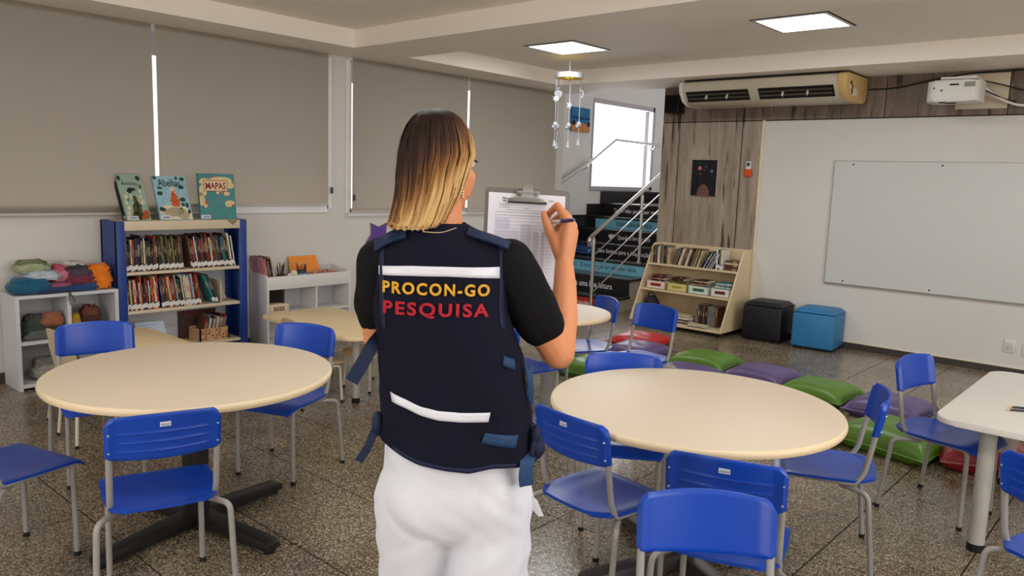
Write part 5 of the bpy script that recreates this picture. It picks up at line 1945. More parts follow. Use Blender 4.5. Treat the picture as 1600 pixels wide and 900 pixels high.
# ---------------------------------------------------------------- the woman writing on a clipboard
# local frame: +x to her right, +y the way she faces, origin on the floor between her feet
PX, PY, PAZ = 1.245, 1.29, radians(-45)
person = thing('person', 'woman seen from behind in navy vest and white trousers, writing on a raised clipboard', 'person', (PX, PY, 0), PAZ)
skin = mat('skin', (210, 138, 94), 0.5, 0.4, var=0.05, vscale=14)
skin.node_tree.nodes['Principled BSDF'].inputs['Subsurface Weight'].default_value = 0.08
skin.node_tree.nodes['Principled BSDF'].inputs['Subsurface Radius'].default_value = (0.01, 0.004, 0.002)


def cap(bm, a, b, r0, r1, seg=14):
    """tapered capsule"""
    a, b = Vector(a), Vector(b)
    d = (b - a).normalized()
    q = d.to_track_quat('Z', 'X').to_matrix()
    L = (b - a).length
    prof = [(0, -r0)] + [(r0 * cos(t), -r0 * sin(t)) for t in (1.2, 0.8, 0.4)] + [(r0, 0), (r1, L)] + [(r1 * cos(t), L + r1 * sin(t)) for t in (0.4, 0.8, 1.2)] + [(0, L + r1)]
    rings = []
    for r, z in prof:
        if r == 0:
            rings.append([bm.verts.new(a + q @ Vector((0, 0, z)))])
        else:
            rings.append([bm.verts.new(a + q @ Vector((r * cos(2 * pi * k / seg), r * sin(2 * pi * k / seg), z))) for k in range(seg)])
    for A_, B_ in zip(rings, rings[1:]):
        for k in range(seg):
            j = (k + 1) % seg
            if len(A_) == 1:
                bm.faces.new((A_[0], B_[j], B_[k]))
            elif len(B_) == 1:
                bm.faces.new((A_[k], A_[j], B_[0]))
            else:
                bm.faces.new((A_[k], A_[j], B_[j], B_[k]))


def chain(bm, pts, rs):
    for i in range(len(pts) - 1):
        cap(bm, pts[i], pts[i + 1], rs[i], rs[i + 1])


HY = radians(-36)                       # head turned to her right
HR = Matrix.Rotation(HY, 4, 'Z')
HC = Vector((-0.030, 0.022, 1.575))     # head centre


def hp(x, y, z):
    return HC + HR @ Vector((x, y, z))


K = 0.976
hn = lambda x, y, z: (x * K, y - 0.05, 1.55 - (1.55 - z) * K)
WR = Vector((0.287, 0.195, 1.335))
bm = NB()
# trunk, neck
ell(bm, (-0.015, 0.0, 1.27), (0.125, 0.075, 0.15))
ell(bm, (0.0, 0.0, 1.05), (0.12, 0.08, 0.17))
ell(bm, (0.0, 0.0, 1.16), (0.115, 0.074, 0.14))
ell(bm, (0.015, 0.0, 0.97), (0.13, 0.085, 0.12))
ell(bm, (0.022, 0.005, 0.88), (0.14, 0.085, 0.11))
cap(bm, (-0.14, 0, 1.355), (0.115, 0, 1.355), 0.045, 0.045)
cap(bm, (-0.022, 0.0, 1.38), (-0.026, 0.012, 1.50), 0.052, 0.047)
# legs
for s, x in ((-1, -0.065), (1, 0.110)):
    chain(bm, [(x, 0, 0.86), (x, 0.005, 0.48), (x, -0.01, 0.30), (x, -0.01, 0.09)], [0.070, 0.052, 0.050, 0.036])
# head
ell(bm, hp(0, -0.008, 0.022), (0.068, 0.088, 0.082), M=HR)
ell(bm, hp(0, 0.026, -0.035), (0.054, 0.058, 0.075), M=HR)
cap(bm, hp(0, 0.055, -0.085), hp(0, 0.066, -0.09), 0.022, 0.018)
for s in (-1, 1):
    cap(bm, hp(s * 0.035, 0.055, -0.025), hp(s * 0.030, 0.05, -0.06), 0.022, 0.02)
    cap(bm, hp(s * 0.05, 0.0, -0.055), hp(s * 0.018, 0.055, -0.09), 0.016, 0.014)
    ell(bm, hp(s * 0.066, -0.004, -0.012), (0.010, 0.019, 0.031), M=HR @ Matrix.Rotation(0.25 * s, 4, 'Z'))
cap(bm, hp(0, 0.083, 0.012), hp(0, 0.103, -0.026), 0.008, 0.012)
for s in (-1, 1):
    ell(bm, hp(s * 0.010, 0.093, -0.030), (0.008, 0.010, 0.007), M=HR)
cap(bm, hp(-0.03, 0.074, 0.028), hp(0.03, 0.074, 0.028), 0.012, 0.012)
cap(bm, hp(-0.018, 0.082, -0.055), hp(0.018, 0.082, -0.055), 0.007, 0.007)
cap(bm, hp(-0.014, 0.080, -0.066), hp(0.014, 0.080, -0.066), 0.007, 0.007)
# right arm, raised
chain(bm, [(0.135, 0.0, 1.355), (0.205, 0.018, 1.23), (0.262, 0.035, 1.140)], [0.052, 0.046, 0.040])
chain(bm, [(0.262, 0.035, 1.140), (0.276, 0.085, 1.215), (0.285, 0.145, 1.285), WR], [0.040, 0.037, 0.030, 0.0245])
# left arm, forearm across the front
chain(bm, [(-0.160, 0.0, 1.355), (-0.172, 0.02, 1.25), (-0.168, 0.045, 1.165)], [0.048, 0.042, 0.036])
chain(bm, [(-0.168, 0.045, 1.165), (-0.09, 0.13, 1.165), (0.03, 0.225, 1.19)], [0.036, 0.032, 0.024])
# right hand holding the pen, back of the hand to the viewer
M_ = {'i': hn(0.303, 0.268, 1.440), 'm': hn(0.317, 0.276, 1.430), 'r': hn(0.3225, 0.284, 1.414), 'l': hn(0.322, 0.292, 1.396)}
for k, r in (('i', 0.0135), ('m', 0.0135), ('r', 0.013), ('l', 0.012)):
    cap(bm, WR + Vector({'i': (-0.004, 0, 0), 'm': (0.003, 0, 0), 'r': (0.006, 0.004, 0), 'l': (0.007, 0.008, 0)}[k]), M_[k], 0.0175, r)
cap(bm, hn(0.285, 0.272, 1.385), hn(0.297, 0.272, 1.425), 0.017, 0.015)
cap(bm, WR, hn(0.268, 0.276, 1.395), 0.018, 0.016)
chain(bm, [hn(0.268, 0.276, 1.392), hn(0.252, 0.292, 1.428), hn(0.2435, 0.306, 1.452), hn(0.2425, 0.318, 1.462)], [0.0155, 0.0125, 0.0098, 0.0075])
chain(bm, [M_['i'], hn(0.277, 0.305, 1.483), hn(0.261, 0.327, 1.464), hn(0.255, 0.336, 1.448)], [0.0135, 0.0105, 0.0088, 0.0068])
chain(bm, [M_['m'], hn(0.300, 0.316, 1.462), hn(0.281, 0.336, 1.447), hn(0.268, 0.342, 1.436)], [0.0135, 0.0105, 0.009, 0.007])
chain(bm, [M_['r'], hn(0.313, 0.325, 1.440), hn(0.294, 0.342, 1.427), hn(0.280, 0.344, 1.420)], [0.013, 0.010, 0.0088, 0.007])
chain(bm, [M_['l'], hn(0.319, 0.326, 1.418), hn(0.304, 0.342, 1.408), hn(0.292, 0.344, 1.404)], [0.012, 0.0092, 0.008, 0.0065])
# left hand under the clipboard edge
LW = Vector((0.03, 0.225, 1.19))
LP = Vector((0.082, 0.262, 1.205))
for dz, dy in ((0.022, 0.0), (0.008, 0.006), (-0.006, 0.008), (-0.020, 0.008)):
    cap(bm, LW, LP + Vector((0, dy, dz)), 0.017, 0.0125)
for dz, L in ((0.024, 0.070), (0.008, 0.078), (-0.008, 0.074), (-0.023, 0.058)):
    p = LP + Vector((0, 0.006, dz))
    chain(bm, [p, p + Vector((L * 0.5, 0.024, 0.006)), p + Vector((L * 0.82, 0.026, 0.008)), p + Vector((L, 0.024, 0.010))], [0.0115, 0.0095, 0.0082, 0.0065])
chain(bm, [LW + Vector((0.01, -0.008, 0.01)), LP + Vector((-0.004, -0.016, 0.026)), LP + Vector((0.026, -0.010, 0.034)), LP + Vector((0.046, -0.006, 0.036))], [0.016, 0.012, 0.0095, 0.0075])
body = remeshed(bm, 0.0036, 5)
obj('body', body, skin, person, smooth=180)
# face details
for s in (-1, 1):
    bm = NB()
    ell(bm, hp(s * 0.031, 0.0735, 0.006), (0.0125, 0.010, 0.0085), 16, 10, HR)
    e = obj('eye', bm, mat('eye_white', (226, 220, 214), 0.2, 0.5), person)
    bm = NB()
    ell(bm, hp(s * 0.032, 0.0815, 0.006), (0.0055, 0.003, 0.0055), 12, 8, HR)
    obj('iris', bm, mat('iris_brown', (60, 36, 24), 0.2, 0.5), e)
    bm = NB()
    tube(bm, [hp(s * 0.015, 0.083, 0.026), hp(s * 0.032, 0.080, 0.031), hp(s * 0.050, 0.068, 0.026)], [0.0022, 0.003, 0.0014], 6)
    obj('eyebrow', bm, mat('brow_brown', (52, 34, 26), 0.7, 0.3), person)
    bm = NB()
    tube(bm, [hp(s * 0.018, 0.083, 0.012), hp(s * 0.033, 0.084, 0.016), hp(s * 0.052, 0.072, 0.011)], [0.0012, 0.002, 0.0024], 6)
    obj('eyelashes', bm, mat('lash_black', (18, 14, 12), 0.6, 0.3), person)
bm = NB()
tube(bm, [hp(-0.022, 0.083, -0.0605), hp(0, 0.0905, -0.058), hp(0.022, 0.083, -0.0605)], [0.002, 0.0055, 0.002], 8)
tube(bm, [hp(-0.020, 0.082, -0.063), hp(0, 0.089, -0.067), hp(0.020, 0.082, -0.063)], [0.002, 0.0055, 0.002], 8)
obj('lips', bm, mat('lips', (176, 88, 78), 0.4, 0.5), person)
bm = NB()
for q in range(5):
    p = hp(0.070, -0.006, -0.046 - 0.006 * q)
    ell(bm, p, (0.0028, 0.0028, 0.0028), 8, 6)
obj('earring', bm, mat('silver', (210, 208, 204), 0.2, 0.5, metal=1.0), person)
bm = NB()
nk = [(-0.026 + 0.060 * cos(a), 0.004 + 0.060 * sin(a), 1.434 + 0.008 * sin(a) * -1) for a in [2 * pi * k / 40 for k in range(41)]]
tube(bm, nk, 0.0018, 6)
obj('necklace', bm, mat('silver', (210, 208, 204)), person)

# hair: combed sheets from the crown to the shoulders
root_d = (40, 26, 20)
hm = bpy.data.materials.new('hair_balayage')
hm.use_nodes = True
nt = hm.node_tree
hb = nt.nodes['Principled BSDF']
uvn = nt.nodes.new('ShaderNodeUVMap')
sepx = nt.nodes.new('ShaderNodeSeparateXYZ')
nt.links.new(uvn.outputs['UV'], sepx.inputs['Vector'])
mp = nt.nodes.new('ShaderNodeMapping')
mp.inputs['Scale'].default_value = (80, 1.1, 1)
nt.links.new(uvn.outputs['UV'], mp.inputs['Vector'])
nz = nt.nodes.new('ShaderNodeTexNoise')
nz.inputs['Scale'].default_value = 1.6
nz.inputs['Detail'].default_value = 6
nz.inputs['Roughness'].default_value = 0.7
nt.links.new(mp.outputs['Vector'], nz.inputs['Vector'])
# dye: dark at the roots and on the left side, blonde lengths
m1 = nt.nodes.new('ShaderNodeMath')
m1.operation = 'MULTIPLY_ADD'
nt.links.new(nz.outputs['Fac'], m1.inputs[0])
m1.inputs[1].default_value = 1.25
nt.links.new(sepx.outputs['Y'], m1.inputs[2])
m2 = nt.nodes.new('ShaderNodeMath')
m2.operation = 'MULTIPLY_ADD'
nt.links.new(sepx.outputs['X'], m2.inputs[0])
m2.inputs[1].default_value = -1.02
nt.links.new(m1.outputs['Value'], m2.inputs[2])
hc = ramp(nt, m2.outputs['Value'], [(0.42, root_d), (0.60, (62, 40, 27)), (0.76, (122, 82, 46)), (0.92, (178, 132, 78)), (1.0, (212, 174, 118))])
nt.links.new(hc, hb.inputs['Base Color'])
hb.inputs['Roughness'].default_value = 0.5
hb.inputs['Specular IOR Level'].default_value = 0.12
bp = nt.nodes.new('ShaderNodeBump')
bp.inputs['Strength'].default_value = 0.35
bp.inputs['Distance'].default_value = 0.004
nt.links.new(nz.outputs['Fac'], bp.inputs['Height'])
nt.links.new(bp.outputs['Normal'], hb.inputs['Normal'])

HS = [  # z, x left, x right, y back, y front
    (1.700, -0.040, -0.034, 0.00, 0.012), (1.694, -0.075, -0.004, -0.036, 0.050), (1.682, -0.093, 0.014, -0.055, 0.072), (1.662, -0.108, 0.030, -0.072, 0.090), (1.635, -0.119, 0.042, -0.085, 0.102), (1.60, -0.125, 0.049, -0.092, 0.104),
    (1.57, -0.127, 0.040, -0.094, 0.098), (1.54, -0.127, 0.032, -0.094, 0.088), (1.51, -0.128, 0.029, -0.092, 0.076), (1.48, -0.130, 0.025, -0.090, 0.062), (1.45, -0.134, 0.024, -0.088, 0.05), (1.425, -0.138, 0.016, -0.086, 0.04), (1.40, -0.140, 0.0, -0.085, 0.03)]


def hsec(z):
    for a, b in zip(HS, HS[1:]):
        if a[0] >= z >= b[0]:
            f = (a[0] - z) / (a[0] - b[0])
            return [a[i] + (b[i] - a[i]) * f for i in range(1, 5)]
    return HS[-1][1:] if z < HS[-1][0] else HS[0][1:]


def hair_sheet(scale, dz, seed, a0=16, a1=-212, nu=150, nv=46):
    bm = NB()
    uvl = bm.loops.layers.uv.new('UVMap')
    V = {}
    for i in range(nu + 1):
        u = i / nu
        ang = radians(a0 + (a1 - a0) * u)
        zend = 1.438 + dz + (0.026 * max(0, 1 - u / 0.40) ** 1.2) + 0.006 * mnoise.noise(Vector((u * 40 + seed, 0, 0))) + 0.01 * max(0, (u - 0.75) / 0.25)
        for j in range(nv + 1):
            v = j / nv
            z = 1.700 - (1.700 - zend) * (v ** 1.25)
            xl, xr, yb, yf = hsec(z)
            cx, cy = (xl + xr) / 2, (yb + yf) / 2
            rx, ry = (xr - xl) / 2, (yf - yb) / 2
            rdg = 0.0042 * mnoise.noise(Vector((u * 44 + seed + 1.2 * v, v * 1.6, seed))) + 0.0018 * mnoise.noise(Vector((u * 90 + seed, v * 2.0, 3)))
            rdg *= min(1, v * 4)
            k = scale + rdg / 0.08
            # strands sweep to her left near the ends
            sw = -0.034 * max(0, (v - 0.66) / 0.34) ** 1.7 * max(0.10, 1 - u * 1.2) - 0.004 * max(0, (v - 0.7) / 0.3) ** 2
            x = cx + rx * cos(ang) * k + sw
            y = cy + ry * sin(ang) * k
            V[i, j] = bm.verts.new((x, y, z))
    for i in range(nu):
        for j in range(nv):
            f = bm.faces.new((V[i, j], V[i + 1, j], V[i + 1, j + 1], V[i, j + 1]))
            for lp, (a, b) in zip(f.loops, ((i, j), (i + 1, j), (i + 1, j + 1), (i, j + 1))):
                lp[uvl].uv = (a / nu, b / nv)
    return bm


bm = hair_sheet(1.0, 0.0, 3)
h1 = obj('hair', bm, hm, person, smooth=180)
sm = h1.modifiers.new('thick', 'SOLIDIFY')
sm.thickness = 0.006
sm.offset = -1
for sc_, dz_, sd, n_ in ((0.93, -0.006, 8, 'hair_under_layer'), (1.012, 0.004, 14, 'hair_top_layer')):
    if n_ == 'hair_top_layer':
        bm = hair_sheet(sc_, dz_, sd, 12, -165, 110, 46)
    else:
        bm = hair_sheet(sc_, dz_, sd)
    o = obj(n_, bm, hm, h1, smooth=180)
    if n_ == 'hair_under_layer':
        o.modifiers.new('thick', 'SOLIDIFY').thickness = 0.004
    else:
        # open combed locks: drop narrow wedges between strands
        b = bmesh.new()
        b.from_mesh(o.data)
        uvl = b.loops.layers.uv.active
        kill = [f for f in b.faces if mnoise.noise(Vector((f.loops[0][uvl].uv.x * 42, f.loops[0][uvl].uv.y * 1.1, 7))) < 0.02 + 0.15 * (1 - f.loops[0][uvl].uv.y)]
        bmesh.ops.delete(b, geom=kill, context='FACES')
        b.to_mesh(o.data)
        b.free()
# cap of hair over the crown and hairline
bm = NB()
uvl = bm.loops.layers.uv.new('UVMap')
V = {}
for i in range(91):
    ang = 2 * pi * i / 90
    fr = max(0, sin(ang - 0.25))
    zend = 1.600 + 0.038 * fr
    for j in range(13):
        z = 1.700 - (1.700 - zend) * (j / 12) ** 1.25
        xl, xr, yb, yf = hsec(z)
        V[i, j] = bm.verts.new(((xl + xr) / 2 + (xr - xl) / 2 * cos(ang) * 0.985, (yb + yf) / 2 + (yf - yb) / 2 * sin(ang) * 0.985, z - 0.001))
for i in range(90):
    for j in range(12):
        f = bm.faces.new((V[i, j], V[i + 1, j], V[i + 1, j + 1], V[i, j + 1]))
        for lp, (a, b) in zip(f.loops, ((i, j), (i + 1, j), (i + 1, j + 1), (i, j + 1))):
            lp[uvl].uv = (a / 90, b / 40)
o = obj('hair_crown', bm, hm, h1, smooth=180)
o.modifiers.new('thick', 'SOLIDIFY').thickness = 0.004
# a few fly-away strands over the vest
bm = NB()
tube(bm, [(-0.06, -0.096, 1.430), (-0.02, -0.094, 1.428), (0.012, -0.085, 1.440)], 0.0008, 6, 0.02)
obj('loose_strand', bm, mat('strand_blonde', (214, 184, 140), 0.5, 0.4), h1)

# t-shirt
shirt_m = mat('black_cotton', (14, 13, 15), 0.9, 0.2, var=0.12, vscale=20, bump=0.15, bscale=80)
bm = NB()
ell(bm, (-0.018, 0.0, 1.27), (0.146, 0.084, 0.17))
ell(bm, (0.0, 0.0, 1.08), (0.14, 0.09, 0.17))
cap(bm, (-0.150, 0, 1.352), (0.120, 0, 1.352), 0.054, 0.054)
cap(bm, (-0.158, 0, 1.350), (-0.173, 0.020, 1.25), 0.056, 0.050)
cap(bm, (-0.173, 0.020, 1.25), (-0.170, 0.032, 1.222), 0.050, 0.046)
cap(bm, (0.134, 0, 1.352), (0.203, 0.018, 1.235), 0.061, 0.058)
cap(bm, (0.203, 0.018, 1.235), (0.216, 0.022, 1.212), 0.058, 0.055)
cap(bm, (-0.022, 0.0, 1.385), (-0.025, 0.006, 1.418), 0.060, 0.055)
b = remeshed(bm, 0.006, 5)
for v in b.verts:
    v.co += v.normal * (0.002 + 0.003 * mnoise.noise(Vector((v.co.x * 16, v.co.y * 16, v.co.z * 22))))
obj('tshirt', b, shirt_m, person, smooth=180)

# vest
vest_m = mat('vest_navy', (10, 12, 30), 0.85, 0.2, var=0.10, vscale=10, bump=0.10, bscale=160)
vest_edge = mat('vest_binding', (20, 25, 54), 0.7, 0.3, var=0.08, vscale=30)
web_m = mat('webbing_blue', (28, 60, 96), 0.6, 0.3, var=0.15, vscale=60, bump=0.3, bscale=300)
VS = [(0.86, 0.026, 0.186, 0.128), (0.93, 0.026, 0.182, 0.124), (1.05, 0.017, 0.177, 0.117), (1.15, 0.004, 0.168, 0.111), (1.20, -0.008, 0.161, 0.108), (1.25, -0.020, 0.157, 0.104), (1.32, -0.022, 0.156, 0.097), (1.36, -0.022, 0.155, 0.092), (1.385, -0.022, 0.154, 0.086), (1.403, -0.024, 0.146, 0.078), (1.417, -0.028, 0.122, 0.069), (1.430, -0.030, 0.094, 0.063), (1.440, -0.032, 0.074, 0.060), (1.446, -0.033, 0.066, 0.058)]


def vsec(z):
    z = max(VS[0][0], min(VS[-1][0], z))
    for a, b in zip(VS, VS[1:]):
        if a[0] <= z <= b[0]:
            f = (z - a[0]) / (b[0] - a[0])
            return [a[i] + (b[i] - a[i]) * f for i in range(1, 4)]


HEM = [(-0.19, 0.985), (-0.155, 0.935), (-0.12, 0.898), (-0.064, 0.876), (0.005, 0.862), (0.058, 0.858), (0.112, 0.868), (0.165, 0.884), (0.22, 0.90)]


HEM = [(x_ * (0.945 if abs(x_ - 0.02) < 0.14 else 1), 1.55 - (1.55 - z_) * (0.945 if abs(x_ - 0.02) < 0.14 else 0.975)) for x_, z_ in HEM]


def hemz(x):
    if x <= HEM[0][0]:
        return HEM[0][1]
    for a, b in zip(HEM, HEM[1:]):
        if a[0] <= x <= b[0]:
            return a[1] + (b[1] - a[1]) * (x - a[0]) / (b[0] - a[0])
    return HEM[-1][1]


bm = NB()
nu, nv = 110, 80
V = {}
for i in range(nu):
    ph = 2 * pi * i / nu
    for j in range(nv + 1):
        t_ = j / nv
        z = 0.86 + (1.446 - 0.86) * (1 - (1 - t_) ** 1.15)
        for it in range(2):
            cx, hx, hy = vsec(z)
            n = 2.5
            x = cx + hx * math.copysign(abs(cos(ph)) ** (2 / n), cos(ph))
            y = hy * math.copysign(abs(sin(ph)) ** (2 / n), sin(ph))
            zz = z
            h_ = hemz(x)
            zz = h_ + (1.446 - h_) * (1 - (1 - t_) ** 1.15)
            z = zz
        low = max(0, min(1, (1.30 - z) / 0.35))
        nx = 0.010 * low * mnoise.noise(Vector((x * 11 + z * 5, y * 9, z * 3.2))) + 0.006 * low * mnoise.noise(Vector((x * 20 - z * 16, y * 14, z * 7 + 4))) + 0.0015 * mnoise.noise(Vector((x * 30, y * 30, z * 18)))
        d = Vector((cos(ph), sin(ph), 0))
        V[i, j] = bm.verts.new(Vector((x, y, z)) + d * nx)
for i in range(nu):
    k = (i + 1) % nu
    for j in range(nv):
        bm.faces.new((V[i, j], V[k, j], V[k, j + 1], V[i, j + 1]))
bm.normal_update()
vbvh = BVHTree.FromBMesh(bm)
vest = obj('vest', bm, vest_m, person, smooth=180)
sm = vest.modifiers.new('thick', 'SOLIDIFY')
sm.thickness = 0.004
sm.offset = -1


KB = 0.945      # outlines below were taken in the plane of her spine; the back lies nearer the viewer


def drape(bm, off=0.002):
    """lay a flat (x, z) mesh on the back of the vest"""
    for v in bm.verts:
        x, z, dpt = v.co.x * KB, 1.55 - (1.55 - v.co.y) * KB, v.co.z
        hit = vbvh.ray_cast(Vector((x, -1, z)), Vector((0, 1, 0)))
        y = hit[0].y if hit[0] else -0.05
        v.co = Vector((x, y - off - dpt, z))
    return bm


def patch(poly_top, poly_bot, n=24, m=3):
    """strip between two polylines given in (x, z)"""
    bm = NB()

    def at(pl, t):
        L = [0]
        for a, b in zip(pl, pl[1:]):
            L.append(L[-1] + math.hypot(b[0] - a[0], b[1] - a[1]))
        s = t * L[-1]
        for k in range(len(pl) - 1):
            if s <= L[k + 1] + 1e-9:
                f = (s - L[k]) / max(1e-9, L[k + 1] - L[k])
                return (pl[k][0] + (pl[k + 1][0] - pl[k][0]) * f, pl[k][1] + (pl[k + 1][1] - pl[k][1]) * f)
        return pl[-1]
    G = {}
    for i in range(n + 1):
        a, b = at(poly_top, i / n), at(poly_bot, i / n)
        for j in range(m + 1):
            f = j / m
            G[i, j] = bm.verts.new((a[0] + (b[0] - a[0]) * f, a[1] + (b[1] - a[1]) * f, 0))
    for i in range(n):
        for j in range(m):
            bm.faces.new((G[i, j], G[i + 1, j], G[i + 1, j + 1], G[i, j + 1]))
    return bm


def patch_obj(name, bm, m, off=0.002, th=0.0015, parent=None):
    drape(bm, off)
    o = obj(name, bm, m, parent or vest, smooth=60)
    s = o.modifiers.new('thick', 'SOLIDIFY')
    s.thickness = th
    s.offset = 0
    return o


refl = mat('reflective_white', (214, 216, 222), 0.35, 0.5, var=0.03, vscale=30)
patch_obj('reflective_stripe', patch([(-0.167, 1.338), (-0.09, 1.343), (0.0, 1.3435), (0.06, 1.343), (0.116, 1.343)], [(-0.166, 1.317), (-0.09, 1.320), (0.0, 1.321), (0.06, 1.319), (0.117, 1.316)]), refl)
patch_obj('reflective_stripe', patch([(-0.134, 1.041), (-0.095, 1.029), (-0.06, 1.014), (-0.02, 1.006), (0.03, 1.003), (0.103, 1.004)], [(-0.129, 1.019), (-0.095, 1.009), (-0.06, 0.993), (-0.02, 0.984), (0.03, 0.981), (0.099, 0.981)]), refl)
for pl in ([[(-0.168, 1.395), (-0.166, 1.32), (-0.162, 1.25), (-0.157, 1.19)], [(-0.155, 1.400), (-0.153, 1.32), (-0.150, 1.25), (-0.146, 1.19)]],
           [[(0.114, 1.402), (0.1165, 1.32), (0.117, 1.25), (0.122, 1.20)], [(0.127, 1.397), (0.130, 1.32), (0.129, 1.25), (0.137, 1.19)]]):
    patch_obj('armhole_binding', patch(pl[0], pl[1], 20, 2), vest_edge, 0.0018)
patch_obj('hem_binding', patch([(x / KB, 1.55 - (1.55 - hemz(x) - 0.011) / KB) for x in [-0.12 + 0.02 * k for k in range(15)]], [(x / KB, 1.55 - (1.55 - hemz(x) - 0.001) / KB) for x in [-0.12 + 0.02 * k for k in range(15)]], 40, 1), vest_edge, 0.0016)
# shoulder tabs
for nm, pts, w_ in (('shoulder_tab', [(0.036, -0.052, 1.431), (0.07, -0.060, 1.4215), (0.10, -0.062, 1.413), (0.130, -0.058, 1.402)], 0.040), ('shoulder_tab', [(-0.100, -0.055, 1.424), (-0.125, -0.060, 1.416), (-0.150, -0.056, 1.404), (-0.170, -0.048, 1.390)], 0.052)):
    bm = NB()
    s_ = 1 if pts[0][0] > 0 else -1
    strip(bm, fillet(pts, 0.02), (0.25 * s_ * 0.02, w_ * 0.62, w_ * 0.36), (0, -0.006, 0.007))
    bmesh.ops.bevel(bm, geom=bm.edges[:], offset=0.0015, segments=1, affect='EDGES')
    obj(nm, bm, mat('tab_navy', (20, 36, 66), 0.65, 0.3, var=0.1, vscale=40), vest, smooth=40)
# embroidered words
gold = mat('thread_gold', (224, 168, 44), 0.6, 0.3, var=0.12, vscale=120, bump=0.4, bscale=600)
redt = mat('thread_red', (176, 26, 42), 0.6, 0.3, var=0.15, vscale=90, bump=0.4, bscale=600)
for s, c_, w_, h_, m_ in (('PROCON-GO', (-0.031, 1.2905), 0.250, 0.0285, gold), ('PESQUISA', (-0.0305, 1.2410), 0.247, 0.0370, redt)):
    tb = text_bm(s, 0.03, bold=0.0010, fit=(w_, h_), spacing=1.24, res=4)
    bmesh.ops.subdivide_edges(tb, edges=[e for e in tb.edges if e.calc_length() > 0.012], cuts=2)
    bmesh.ops.translate(tb, verts=tb.verts[:], vec=(c_[0], c_[1] - 0.012 * 0, 0))
    for v in tb.verts:
        v.co.y += 0.02 * (v.co.x - c_[0]) * -0.35
    bmesh.ops.triangulate(tb, faces=tb.faces[:])
    drape(tb, 0.0028)
    o = obj('lettering', tb, m_, vest, smooth=0)
    s_ = o.modifiers.new('thick', 'SOLIDIFY')
    s_.thickness = 0.0016
    s_.offset = 0
# side straps and webbing
patch_obj('webbing_patch', patch([(0.132, 1.135), (0.158, 1.123)], [(0.130, 1.112), (0.160, 1.098)], 6, 3), web_m, 0.003, 0.003)
patch_obj('webbing_patch', patch([(0.092, 0.955), (0.13, 0.950), (0.172, 0.945)], [(0.084, 0.930), (0.13, 0.922), (0.166, 0.915)], 14, 3), web_m, 0.003, 0.003)
bm = NB()
strip(bm, fillet([(-0.148, 0.0, 1.192), (-0.170, -0.055, 1.170), (-0.190, -0.072, 1.130), (-0.213, -0.080, 1.090)], 0.02), (0.026, 0.004, -0.016), (0.0005, 0.002, 0.0005))
obj('side_strap', bm, mat('strap_navy', (20, 34, 62), 0.65, 0.3, var=0.1, vscale=40), vest, smooth=30)
bm = NB()
strip(bm, fillet([(-0.150, -0.03, 0.985), (-0.166, -0.065, 0.965), (-0.176, -0.075, 0.935), (-0.196, -0.08, 0.905)], 0.02), (0.016, 0.004, -0.010), (0.0005, 0.002, 0.0005))
ell(bm, (-0.158, -0.045, 0.982), (0.014, 0.016, 0.030), 12, 8)
obj('side_strap', bm, mat('strap_navy', (20, 34, 62)), vest, smooth=40)
bm = NB()
strip(bm, fillet([(0.188, -0.07, 0.930), (0.186, -0.094, 0.912), (0.182, -0.10, 0.885), (0.186, -0.098, 0.858)], 0.02), (0.034, 0.012, 0.002), (0, 0.002, 0.0))
obj('side_strap', bm, web_m, vest, smooth=30)
bm = NB()
ell(bm, (0.210, -0.05, 0.935), (0.020, 0.030, 0.028), 14, 10)
ell(bm, (0.206, -0.055, 0.965), (0.013, 0.022, 0.024), 14, 10)
tube(bm, [(0.196, -0.05, 0.99), (0.205, -0.068, 0.96), (0.196, -0.08, 0.93), (0.205, -0.07, 0.91)], 0.006, 8, 0.02)
for v in bm.verts:
    v.co += Vector((1, 1, 1)) * 0.003 * mnoise.noise(v.co * 60)
obj('strap_knot', bm, vest_edge, vest, smooth=60)
bm = NB()
for k in range(3):
    tube(bm, [(0.176 + 0.006 * k, -0.045, 1.125), (0.186 + 0.004 * k, -0.062, 1.10 - 0.01 * k), (0.184 + 0.005 * k, -0.06, 1.06 - 0.012 * k)], 0.004, 6, 0.02)
obj('side_lacing', bm, web_m, vest, smooth=60)

# trousers
tro_m = mat('white_trousers', (212, 213, 220), 0.8, 0.25, var=0.015, vscale=6, bump=0.08, bscale=200)
bm = NB()
ell(bm, (0.022, 0.0, 0.885), (0.172, 0.108, 0.13), 28, 16)
ell(bm, (0.022, -0.006, 0.80), (0.184, 0.106, 0.13), 28, 16)
ell(bm, (-0.058, -0.034, 0.80), (0.085, 0.080, 0.115), 24, 14)
ell(bm, (0.104, -0.034, 0.80), (0.085, 0.080, 0.115), 24, 14)
chain(bm, [(-0.064, -0.030, 0.81), (-0.072, 0.012, 0.60), (-0.078, 0.02, 0.4)], [0.082, 0.080, 0.080])
chain(bm, [(0.108, -0.030, 0.81), (0.112, -0.010, 0.60), (0.124, 0, 0.4)], [0.083, 0.086, 0.082])
chain(bm, [(-0.072, 0, 0.80), (-0.070, 0.03, 0.60), (-0.074, 0.03, 0.36), (-0.080, 0.02, 0.11)], [0.098, 0.090, 0.088, 0.090])
chain(bm, [(0.114, 0, 0.80), (0.108, -0.01, 0.60), (0.114, -0.01, 0.36), (0.125, 0.0, 0.11)], [0.099, 0.102, 0.098, 0.095])
ell(bm, (0.022, 0.01, 0.74), (0.09, 0.075, 0.07), 20, 12)
for x in (-0.085, 0.137):
    b2(bm, x - 0.085, x + 0.085, -0.075, 0.095, 0.025, 0.11)
b = remeshed(bm, 0.006, 9)
